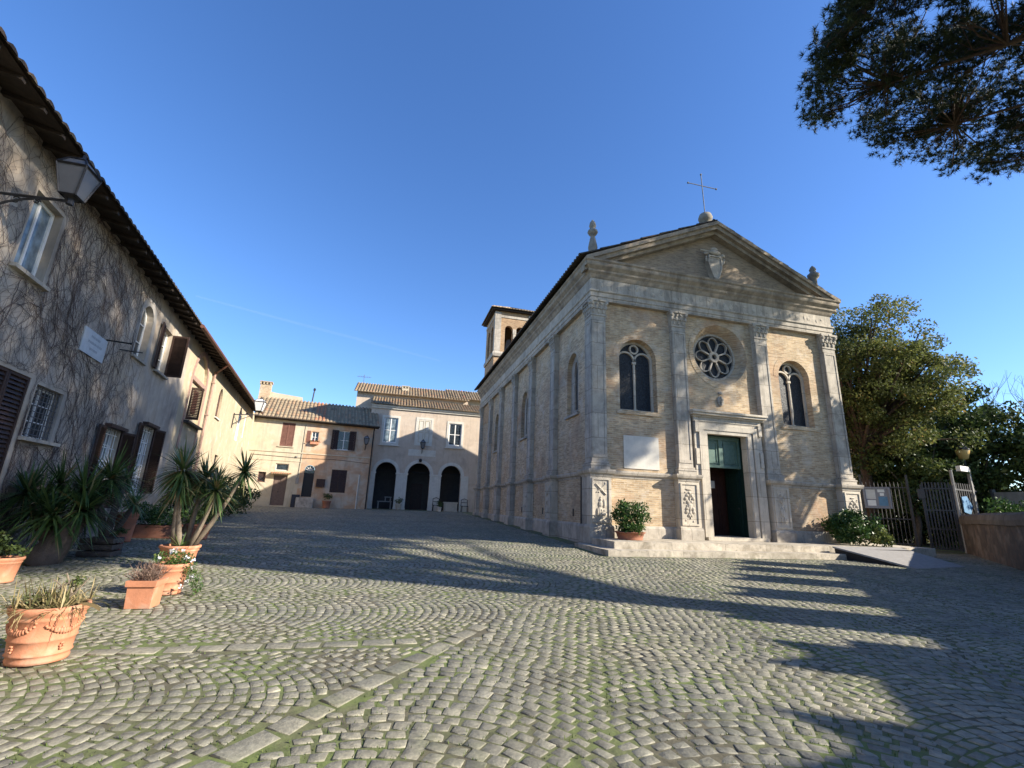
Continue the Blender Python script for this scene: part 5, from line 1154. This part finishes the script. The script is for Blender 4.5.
for k in range(3):
    z = gz(0, 12.2)+k*.13
    for i in range(3): mb.box((-6.05, 12.0+i*.14, z), (-5.45, 12.1+i*.14, z+.02))
    mb.box((-6.05, 11.98, z+.02), (-5.45, 12.0, z+.11)); mb.box((-6.05, 12.4, z+.02), (-5.45, 12.42, z+.11)); mb.box((-6.05, 12.0, z+.02), (-6.03, 12.4, z+.1)); mb.box((-5.47, 12.0, z+.02), (-5.45, 12.4, z+.1))
mb.build('crate_slats', BARKGR, cr_)
hd_ = pt('dark_hedge', -8.0, 27.5, 'dark rounded hedge shrubs along the sunlit far part of the long house', 'hedge')
crown('foliage', hd_, LAUREL, (-7.9, 25.6, gz(0, 26)+.9), (.9, 2.0, 1.0), 46, 90, .13, (.3, .5), 0, .5, .3); crown('foliage', hd_, LAUREL, (-8.35, 30.2, gz(0, 30)+.8), (.9, 2.4, .95), 46, 80, .14, (.3, .5), 0, .5, .3)

# plants at the church
p = thing('potted_bush', (8.05, 14.95, .5), 'round leafy bush in a shallow clay bowl on the landing left of the portal', 'potted plant')
pot_round(p, (8.05, 14.95, .5), .52, .26, .78, TERRADK, False); crown('foliage', p, BUSHM, (8.05, 14.95, 1.2), (.60, .60, .56), 60, 60, .10, (.16, .26), 0, .5, .35)
p = thing('landing_shrub', (17.75, 15.0, .5), 'bushy green shrub at the right end of the church landing', 'shrub')
mb = MB(); limbs(mb, (17.75, 15.1, .6), [(17.3, 15, 1.2), (18.2, 15, 1.3), (17.8, 15.2, 1.5)], .05); mb.build('stems', BARKGR, p)
crown('foliage', p, BUSHM, (17.75, 15.05, 1.12), (.95, .85, .66), 70, 70, .12, (.18, .32), 0, .5, .35)
crown('pale_foliage', p, leaf_mat('pale new leaves', [(0, (.10, .14, .03)), (.6, (.19, .22, .06)), (1, (.30, .30, .09))], .5, .3), (18.15, 14.45, .82), (.55, .35, .3), 16, 60, .10, (.15, .22), 0, .5, .3)

# ================================================================== right side: fence, gate, walls, lamp
FA, FB = Vector((23.25, 18.95)), Vector((24.62, 17.7))
fd = (FB-FA).normalized(); fo_ = Vector((fd.y, -fd.x))
if fo_.y > 0: fo_ = -fo_
def fFe(a, o, z): return (FA.x+fd.x*a+fo_.x*o, FA.y+fd.y*a+fo_.y*o, z)
fl_ = (FB-FA).length
fe = thing('iron_fence', (*FA.lerp(FB, .5), .25), 'grey iron bar fence between the church corner and the gate', 'fence')
for z in (.4, 1.55, 3.05): MB().box((0, -.02, z), (fl_, .02, z+.05), fFe).build('rail', FENCE, fe)
for i in range(12):
    a = .05+i*(fl_-.1)/11; MB().tube([fFe(a, 0, .2), fFe(a, 0, 3.2), fFe(a, 0, 3.35)], [.022, .022, .004], 5).build('bar', FENCE, fe)
for a in (0, fl_): MB().box((a-.04, -.05, .1), (a+.04, .05, 3.7), fFe).build('post', FENCE, fe)
nb = thing('notice_board', fFe(1.0, .08, 2.2), 'glazed grey notice board with papers and a blue poster hung on the fence', 'notice board')
mb = MB(); q = rect(.02, 1.12, 2.05, 3.08); mb.ring(q, inset(q, .08), fFe, .03, .13); mb.box((.05, .03, 2.08), (1.09, .06, 3.05), fFe); mb.build('frame', matte('grey metal frame', (.22, .23, .26), .1, 8, .5, .1, .1, metal=.2), nb)
mb = MB(); mb.box((.13, .06, 2.5), (.52, .07, 2.96), fFe, .3); mb.box((.16, .06, 2.17), (.5, .07, 2.44), fFe, .8); mb.box((.62, .06, 2.83), (.9, .07, 2.97), fFe, .7); mb.box((.7, .06, 2.66), (.86, .07, 2.79), fFe, .9); mb.build('papers', PAPER, nb)
mb = MB(); mb.box((.62, .061, 2.18), (.98, .071, 2.62), fFe); mb.build('poster', BLUEP, nb)
GA, GB = Vector((24.62, 17.15)), Vector((25.55, 16.42)); gd = (GB-GA).normalized(); go = Vector((gd.y, -gd.x))
def fGt(a, o, z): return (GA.x+gd.x*a+go.x*o, GA.y+gd.y*a+go.y*o, z)
gl_ = (GB-GA).length
gt = thing('iron_gate', (*GA.lerp(GB, .5), .2), 'tall grey gate leaf of flat iron bars standing beside the low wall', 'gate')
mb = MB()
for z in (.28, 1.15, 2.0, 3.0): mb.box((0, -.025, z), (gl_, .025, z+.06), fGt)
mb.box((0, -.03, .25), (.06, .03, 3.2), fGt); mb.box((gl_-.06, -.03, .25), (gl_, .03, 3.2), fGt); mb.box((-.12, -.05, 2.55), (.14, .05, 3.0), fGt); mb.build('gate_frame', FENCE, gt)
for i in range(9): a = .1+i*(gl_-.2)/8; MB().box((a-.028, -.012, .28), (a+.028, .012, 3.32), fGt).build('bar', FENCE, gt)
MB().tube([fGt(gl_+.08, 0, .1), fGt(gl_+.08, 0, 3.9)], .06, 8).build('post', CONC, gt)
fb = thing('iron_fence', (27.0, 16.6, .2), 'row of flat fence bars behind the gate post with a white box on top', 'fence')
def fF2(a, o, z): return (25.9+a*.93, 16.6+a*.2-o, z)
for i in range(10): MB().box((.1+i*.24, -.02, .3), (.16+i*.24, .02, 3.35), fF2).build('bar', FENCE, fb)
for z in (.6, 3.0): MB().box((0, -.03, z), (2.5, .03, z+.07), fF2).build('rail', FENCE, fb)
MB().box((2.0, -.06, .2), (2.14, .06, 4.2), fF2).build('post', CONC, fb); MB().box((1.0, -.1, 3.95), (1.9, .1, 4.2), fF2).build('white_box', WHITEP, fb)
MB().prism([(.55, 2.0), (1.2, 1.9), (1.55, 2.3), (1.1, 2.75), (.55, 2.7)], fF2, .05, .08).build('blue_sign', BLUEP, fb)
lw = thing('low_wall', (22, 12.5, .1), 'low reddish brown rendered wall with a rounded dark coping at the right edge', 'wall')
WA, WB_ = Vector((25.75, 16.5)), Vector((13.2, 5.25)); wd_ = (WB_-WA).normalized(); wn = Vector((wd_.y, -wd_.x))
if wn.x > 0: wn = -wn
def fW(a, o, z): return (WA.x+wd_.x*a+wn.x*o, WA.y+wd_.y*a+wn.y*o, z)
wl = (WB_-WA).length
mb = MB(); k = 14
for i in range(k): a0, a1 = wl*i/k, wl*(i+1)/k; mb.add([fW(a0, 0, -.4), fW(a1, 0, -.4), fW(a1, 0, 1.45), fW(a0, 0, 1.45), fW(a0, -.45, -.4), fW(a1, -.45, -.4), fW(a1, -.45, 1.45), fW(a0, -.45, 1.45)], [(0, 1, 2, 3), (5, 4, 7, 6)])
mb.build('wall_body', LOWWALL, lw)
mb = MB(); pr = [(.05, 1.45), (.06, 1.62), (.0, 1.80), (-.12, 1.88), (-.33, 1.88), (-.45, 1.80), (-.5, 1.62), (-.49, 1.45)]
for i in range(k):
    a0, a1 = wl*i/k+.004, wl*(i+1)/k-.004; dz = random.uniform(-.012, .012); n_ = len(pr); vs = [fW(a0, o, z+dz) for o, z in pr]+[fW(a1, o, z+dz) for o, z in pr]
    mb.add(vs, [(i_, (i_+1) % n_, n_+(i_+1) % n_, n_+i_) for i_ in range(n_)]+[tuple(range(n_)), tuple(reversed(range(n_, 2*n_)))], random.uniform(.3, .7))
mb.build('coping', matte('dark coping stone', (.13, .105, .085), .2, 4, .9, .4, .2, stains=(((.2, .18, .15), 2, .5, .7, .5),)), lw)
cf = thing('concrete_fence', (31, 15.8, .2), 'grey concrete panel wall behind the low wall on the right', 'wall')
mb = MB(); A_, B_ = Vector((30.4, 17.6)), Vector((29.5, 10.2)); dd = (B_-A_).normalized()
def fC(a, o, z): return (A_.x+dd.x*a-dd.y*o*-1, A_.y+dd.y*a-dd.x*o, z)
for i in range(4): mb.box((i*1.85, 0, 0), (i*1.85+1.7, .1, 3.1+.03*(i % 2)), fC, random.uniform(.3, .6))
mb.build('panels', CONC, cf); mb = MB()
for i in range(5): mb.box((i*1.85-.13, -.05, 0), (i*1.85-.02, .15, 3.25), fC)
mb.build('posts', IRONRUST, cf)
lp = thing('street_lamp', (28.9, 17.75, .2), 'amber glass street lamp on a slim post among the dark trees by the gate', 'street lamp')
MB().tube([(28.9, 17.75, .2), (28.9, 17.75, 4.7)], .05, 8).build('post', IRON, lp)
MB().lathe([(.06, 4.7), (.2, 4.75), (.31, 5.15), (.3, 5.2), (.02, 5.2)], (28.9, 17.75, 0), 10).build('lamp_glass', LAMPGL, lp, True); MB().lathe([(.34, 5.2), (.28, 5.3), (.1, 5.45), (.03, 5.6)], (28.9, 17.75, 0), 10).build('cap', IRON, lp)
bh = thing('brown_house', (33.5, 29, .4), 'dark brown masonry house half hidden behind the evergreen tree', 'house')
mb = MB(); wins = [rect(30.9, 31.7, 1.8, 4.6)]; 
def fBr(a, o, z): return (a, 27.5-o, z)
mb.panel(rect(29.6, 36, -.2, 7.6), wins, fBr, 0); mb.reveal(wins[0], fBr, 0, -.2); mb.add([(29.6, 27.5, -.2), (29.6, 34, -.2), (29.6, 34, 7.6), (29.6, 27.5, 7.6)], [(0, 1, 2, 3)]); mb.build('wall', BRWALL, bh); sash(bh, fBr, wins[0], -.15, WOODDK, GLASS, 2, 3)
mb = MB()
def pb(a, t, h): return (a, 27.1+3.6*t, 7.55+1.3*t+h)
tile_roof(mb, pb, 29.2, 36.4, .28, 6, .11); mb.build('roof', TILEDK, bh)

# ================================================================== trees
def tree(name, label, base, top, C, R, mat, ncl, per, size, rcl, bark=BARKGR, r0=.22, hollow=.5, limb_every=3, asp=.5, group=None, mind=None):
    t = thing(name, base, label, 'tree', group)
    cs = crown('crown', t, mat, C, R, ncl, per, size, rcl, 0, asp, hollow, mind)
    mb = MB(); B = Vector(base); T = Vector(top); mid = B.lerp(T, .5)+Vector((.12, -.1, 0)); mb.tube([B-Vector((0, 0, .2)), mid, T], [r0*1.25, r0*.95, r0*.75], 9)
    limbs(mb, T, cs, r0*.5, 5, limb_every); mb.build('trunk', bark, t, True); return t
tree('evergreen_oak', 'big round evergreen tree rising beside the right corner of the church', (25.3, 20.6, .25), (25.4, 20.3, 5.2), (26.5, 20.0, 8.9), (4.2, 3.8, 4.7), OAKM, 300, 230, .17, (.5, .95), BARK, .28, .25, 3)
tree('laurel_tree', 'low spreading glossy tree over the fence below the evergreen tree', (27.2, 19.6, .25), (27.4, 19.5, 2.6), (28.2, 19.9, 3.9), (3.3, 2.2, 2.5), LAUREL, 110, 150, .22, (.5, .9), BARKGR, .14, .3, 3)
tree('laurel_tree', 'dark glossy tree behind the amber street lamp', (31.6, 19.2, .25), (31.7, 19.1, 3.4), (32.2, 19.2, 5.2), (2.9, 2.6, 3.8), LAUREL, 130, 150, .25, (.5, .95), BARKGR, .2, .35, 3)
tree('laurel_tree', 'dark leafy tree at the right edge behind the concrete wall', (34.5, 15.6, .25), (34.4, 15.7, 3.2), (34.8, 15.8, 4.8), (3.2, 3.0, 3.5), OAKM, 130, 150, .25, (.5, .95), BARKGR, .2, .35, 3)
tree('laurel_tree', 'mid green tree filling the gap between lamp and gate', (30.6, 21.8, .3), (30.7, 21.8, 3), (31.0, 22.0, 4.4), (3.6, 2.2, 4.0), OAKM, 110, 140, .25, (.5, .9), BARKGR, .2, .35, 3)
sh = thing('verge_shrub', (27.4, 15.2, .2), 'pale flowering shrubs above the coping at the near end of the low wall', 'shrub')
crown('foliage', sh, BUSHM, (27.6, 15.4, 1.9), (1.6, .9, .7), 26, 70, .16, (.3, .5), 0, .5, .3)
# bare winter tree behind
bt = thing('bare_tree', (43, 22.5, .3), 'leafless winter tree with fine branches at the far right', 'tree'); mb = MB(); rb = random.Random(8)
def br(p, d, L, r, lev):
    q = p+d*L; mb.tube([p, p.lerp(q, .5)+Vector((rb.uniform(-.1, .1), rb.uniform(-.1, .1), 0))*L*.3, q], [r, r*.8, r*.62], 4 if lev > 1 else 6, .5, False)
    if lev < 6:
        for _ in range(3 if lev < 4 else 2): br(q, (d+Vector((rb.gauss(0, .42), rb.gauss(0, .42), rb.gauss(.1, .25)))).normalized(), L*rb.uniform(.62, .82), r*.6, lev+1)
br(Vector((43, 22.5, .2)), Vector((0, 0, 1)), 3.6, .2, 0); mb.build('branches', BARKGR, bt)
# small tree at the castle wall, out of the frame, whose leaves dapple the right bay of the church
tree('bay_tree', 'small leafy tree standing between the low wall and the castle wall', (26.8, 9.6, .1), (26.7, 9.8, 6.4), (26.6, 10.1, 9.4), (2.1, 2.0, 2.0), OAKM, 60, 100, .26, (.35, .7), BARKGR, .15, .4, 2)
hg = thing('background_hedge', (27, 23, .3), 'dense dark hedge behind the fence and the evergreen tree trunk', 'hedge')
for q in ((25.6, 23.6, 1.5), (28.2, 23.6, 1.5), (30.6, 20.2, 1.4), (33.5, 18.0, 1.5), (36, 13.5, 1.6), (28.4, 21.8, 1.3)): crown('foliage', hg, LAUREL, q, (1.9, 1.4, 1.6), 50, 90, .24, (.4, .7), 0, .5, .2)
# the hedge of far trees closing the view beyond the fence
ft = None
for i, (x, y, h, lab) in enumerate(((46, 30, 6.5, 'distant tree crown left of the bare winter tree'), (48, 20, 5.5, 'distant tree crown right of the bare winter tree'))):
    tree('distant_tree', lab, (x, y, .4), (x, y, h*.5), (x, y, h*.66), (4.5, 4, h*.36), LAUREL, 60, 90, .5, (.7, 1.3), BARKGR, .3, .4, 4, .5)

# stone pines ----------------------------------------------------------------
def inside(p, poly):
    c = False; j = len(poly)-1
    for i in range(len(poly)):
        if (poly[i][1] > p[1]) != (poly[j][1] > p[1]) and p[0] < (poly[j][0]-poly[i][0])*(p[1]-poly[i][1])/(poly[j][1]-poly[i][1])+poly[i][0]: c = not c
        j = i
    return c
def needle_tufts(cs, rs, per, L, nn_, w):
    pts = []
    for c, r in zip(cs, rs):
        for _ in range(per):
            v = RNG.normal(0, 1, 3); v /= np.linalg.norm(v); pts.append(np.array(c)+v*r*np.array([1, 1, .55])*RNG.uniform(.3, 1))
    pts = np.array(pts); N = len(pts)*nn_; P = np.repeat(pts, nn_, 0)
    ax = RNG.normal(0, 1, (len(pts), 3))*np.array([1, 1, .5])+np.array([0, 0, .8]); ax /= np.linalg.norm(ax, axis=1)[:, None]
    d = np.repeat(ax, nn_, 0)*.7+RNG.normal(0, .62, (N, 3)); d /= np.linalg.norm(d, axis=1)[:, None]
    e = np.cross(d, RNG.normal(0, 1, (N, 3))); e /= np.linalg.norm(e, axis=1)[:, None]; l = L*RNG.uniform(.7, 1.15, (N, 1))
    V = np.stack([P-e*w, P+e*w, P+d*l], 1); tone = np.clip(np.repeat(RNG.normal(.45, .22, len(pts)), nn_)+RNG.normal(0, .08, N), 0, 1)
    return V, tone
def stone_pine(label, base, fork, poly, zc, thick, ncl, limb_ends, per=15):
    t = thing('stone_pine', base, label, 'tree', None)
    xs_ = [p[0] for p in poly]; ys_ = [p[1] for p in poly]; cx_, cy_ = sum(xs_)/len(xs_), sum(ys_)/len(ys_); R_m = max(max(xs_)-min(xs_), max(ys_)-min(ys_))/2
    cs = []; rs = []
    while len(cs) < ncl:
        p = (random.uniform(min(xs_), max(xs_)), random.uniform(min(ys_), max(ys_)))
        if not inside(p, poly): continue
        q = min(1, math.hypot(p[0]-cx_, p[1]-cy_)/R_m); top = zc+thick*(1-q*q)**.5*.8; low = zc+.9*(1-q)+.4*math.sin(p[0]*1.3)*math.cos(p[1]*1.1)
        if math.sin(p[0]*1.05+1.0)*math.sin(p[1]*1.25+.6) > .62 and random.random() < .85: continue
        zz = low+(top-low)*random.random()**1.4; cs.append((p[0], p[1], zz)); rs.append(random.uniform(.55, 1.0))
    V, tone = needle_tufts(cs, rs, per, .23, 26, .0105)
    np_build('crown', V, tone, PINEM, t)
    mb = MB(); B = Vector(base); Fk = Vector(fork); mb.tube([B-Vector((0, 0, .3)), B.lerp(Fk, .5)+Vector((.15, .1, 0)), Fk], [.48, .40, .34], 12)
    nodes = []
    for e in limb_ends:
        E_ = Vector(e); m1 = Fk.lerp(E_, .35)+Vector((0, 0, .5)); m2 = Fk.lerp(E_, .7)+Vector((random.uniform(-.4, .4), random.uniform(-.4, .4), .15)); mb.tube([Fk, m1, m2, E_], [.17, .11, .07, .03], 7, .5, False)
        for u_ in (.35, .5, .65, .8, .95): nodes.append(m1.lerp(m2, (u_-.35)/.35) if u_ < .7 else m2.lerp(E_, (u_-.7)/.3))
    for c in cs:
        c = Vector(c); nb_ = min(nodes, key=lambda q: (q-c).length+ (0 if q.z < c.z+.3 else 1.5)); m_ = nb_.lerp(c, .55)+Vector((random.uniform(-.2, .2), random.uniform(-.2, .2), -.12))
        mb.tube([nb_, m_, c], [.034, .022, .01], 4, .5, False)
        for _ in range(3): mb.tube([m_.lerp(c, random.random()), c+Vector((random.uniform(-.6, .6), random.uniform(-.6, .6), random.uniform(-.1, .3)))], [.016, .007], 3, .5, False)
    mb.build('trunk', BARK, t); return t
POLY = [(11.4, 6.2), (11.8, 8.5), (13.4, 10.6), (15.3, 12.0), (17.5, 12.3), (20.4, 12.6), (23.5, 12.3), (26.6, 12.6), (28.4, 10.6), (30.6, 7.4), (33.2, 4.8), (32.6, 2.6), (30.4, .8), (29.6, -1.2), (30.0, -5.4), (24.5, -2.9), (19.5, -.6), (14.4, 2.3)]
stone_pine('tall stone pine spreading its dark needle crown over the upper right of the square', (27.5, -4.8, -.2), (27.4, -4.6, 13.0), POLY, 16.4, 4.2, 820,
           [(12, 7.5, 17), (15.5, 10.5, 16.9), (20, 11.2, 17), (26, 10.5, 17), (28, 5, 17.2), (31.5, 4.6, 17.2), (17, 4.5, 17.4), (22, 5.5, 17.8), (13.5, 4.2, 17.1), (28.0, -1.5, 17.2), (20, 1.5, 17.4), (24.5, 8, 17.8)], 30)
POLY2 = [(17.4, .2), (14.6, .8), (13.6, -1.2), (14.2, -3.8), (16.2, -5.6), (19.2, -6.2), (21.6, -4.8), (22.2, -2.6), (20.4, -.6)]
stone_pine('second stone pine with a deep crown standing behind the castle wall', (17.3, .65, -.2), (17.2, .55, 12.6), POLY2, 15.6, 7.8, 290,
           [(15, -1, 16), (15.5, -3.5, 17), (18.5, -4.6, 18), (20.5, -3, 17.5), (18, -2, 20), (19.5, -1.5, 16)], 18)

POLY3 = [(17.3+3.7*math.cos(i*.7), 1.0+3.4*math.sin(i*.7)) for i in range(9)]  # crown outline of an unseen pine added to shade the long house's upper wall
stone_pine('unseen third and tallest stone pine, added to shade the upper wall of the long house', (19.5, -.5, -.2), (19.3, -.3, 16.5), POLY3, 19.0, 6.0, 150,
           [(15, 0, 20), (16, 3, 20.5), (19.5, 3, 20), (17, -1, 22), (18.5, 1.5, 23)], 20)

# ================================================================== crenellated castle wall behind the camera on the right
cw = thing('castle_wall', (17, 2.2, 0), 'crenellated brick castle wall closing the square behind the low wall', 'wall')
CA = Vector((13.4, -2.3)); cd = Vector((.62, .785)).normalized(); cn = Vector((cd.y, -cd.x))
def fCw(a, o, z): return (CA.x+cd.x*a+cn.x*o, CA.y+cd.y*a+cn.y*o, z)
mb = MB(); mb.box((-22, 0, -.4), (3.2, .7, 5.45), fCw); mb.box((3.2, 0, -.4), (13.2, .7, 4.9), fCw); mb.build('wall_body', BRICK, cw)
for a in [-21+2.15*i for i in range(9)]+[-1.7, 0, 2.3, 4.4, 6.45, 8.55, 10.4, 12.0]:
    if -2.3 < a < -1.75 and False: continue
    zb, zt = (5.45, 5.98) if a < 3 else (4.9, 6.3)
    MB().prism([(a-.52, zb), (a+.52, zb), (a+.52, zt), (a+.1, zt-.25), (a-.1, zt-.25), (a-.52, zt)], fCw, 0, .6).build('merlon', BRICK, cw)

# thin condensation trail high in the sky
ct = thing('contrail', (0, 9000, 3000), 'faint thin white condensation trail low over the left roofs', 'contrail')
m, n, b = _mat('ice haze'); tr = nd(n, 'ShaderNodeBsdfTransparent'); mx = nd(n, 'ShaderNodeMixShader'); mx.inputs[0].default_value = .012
b.inputs['Base Color'].default_value = (.9, .9, .92, 1); b.inputs['Roughness'].default_value = 1
n.links.new(tr.outputs[0], mx.inputs[1]); n.links.new(b.outputs[0], mx.inputs[2]); n.links.new(mx.outputs[0], [q for q in n.nodes if q.type == 'OUTPUT_MATERIAL'][0].inputs[0])
ICE = m
ct.location = (-1200, 8300, 2900)
mb = MB(); mb.tube([(-3254, 7820, 3043), (-1789, 8309, 2962), (-500, 8480, 2820), (705, 8571, 2654)], [14, 24, 26, 14], 8); mb.build('vapour', ICE, ct)
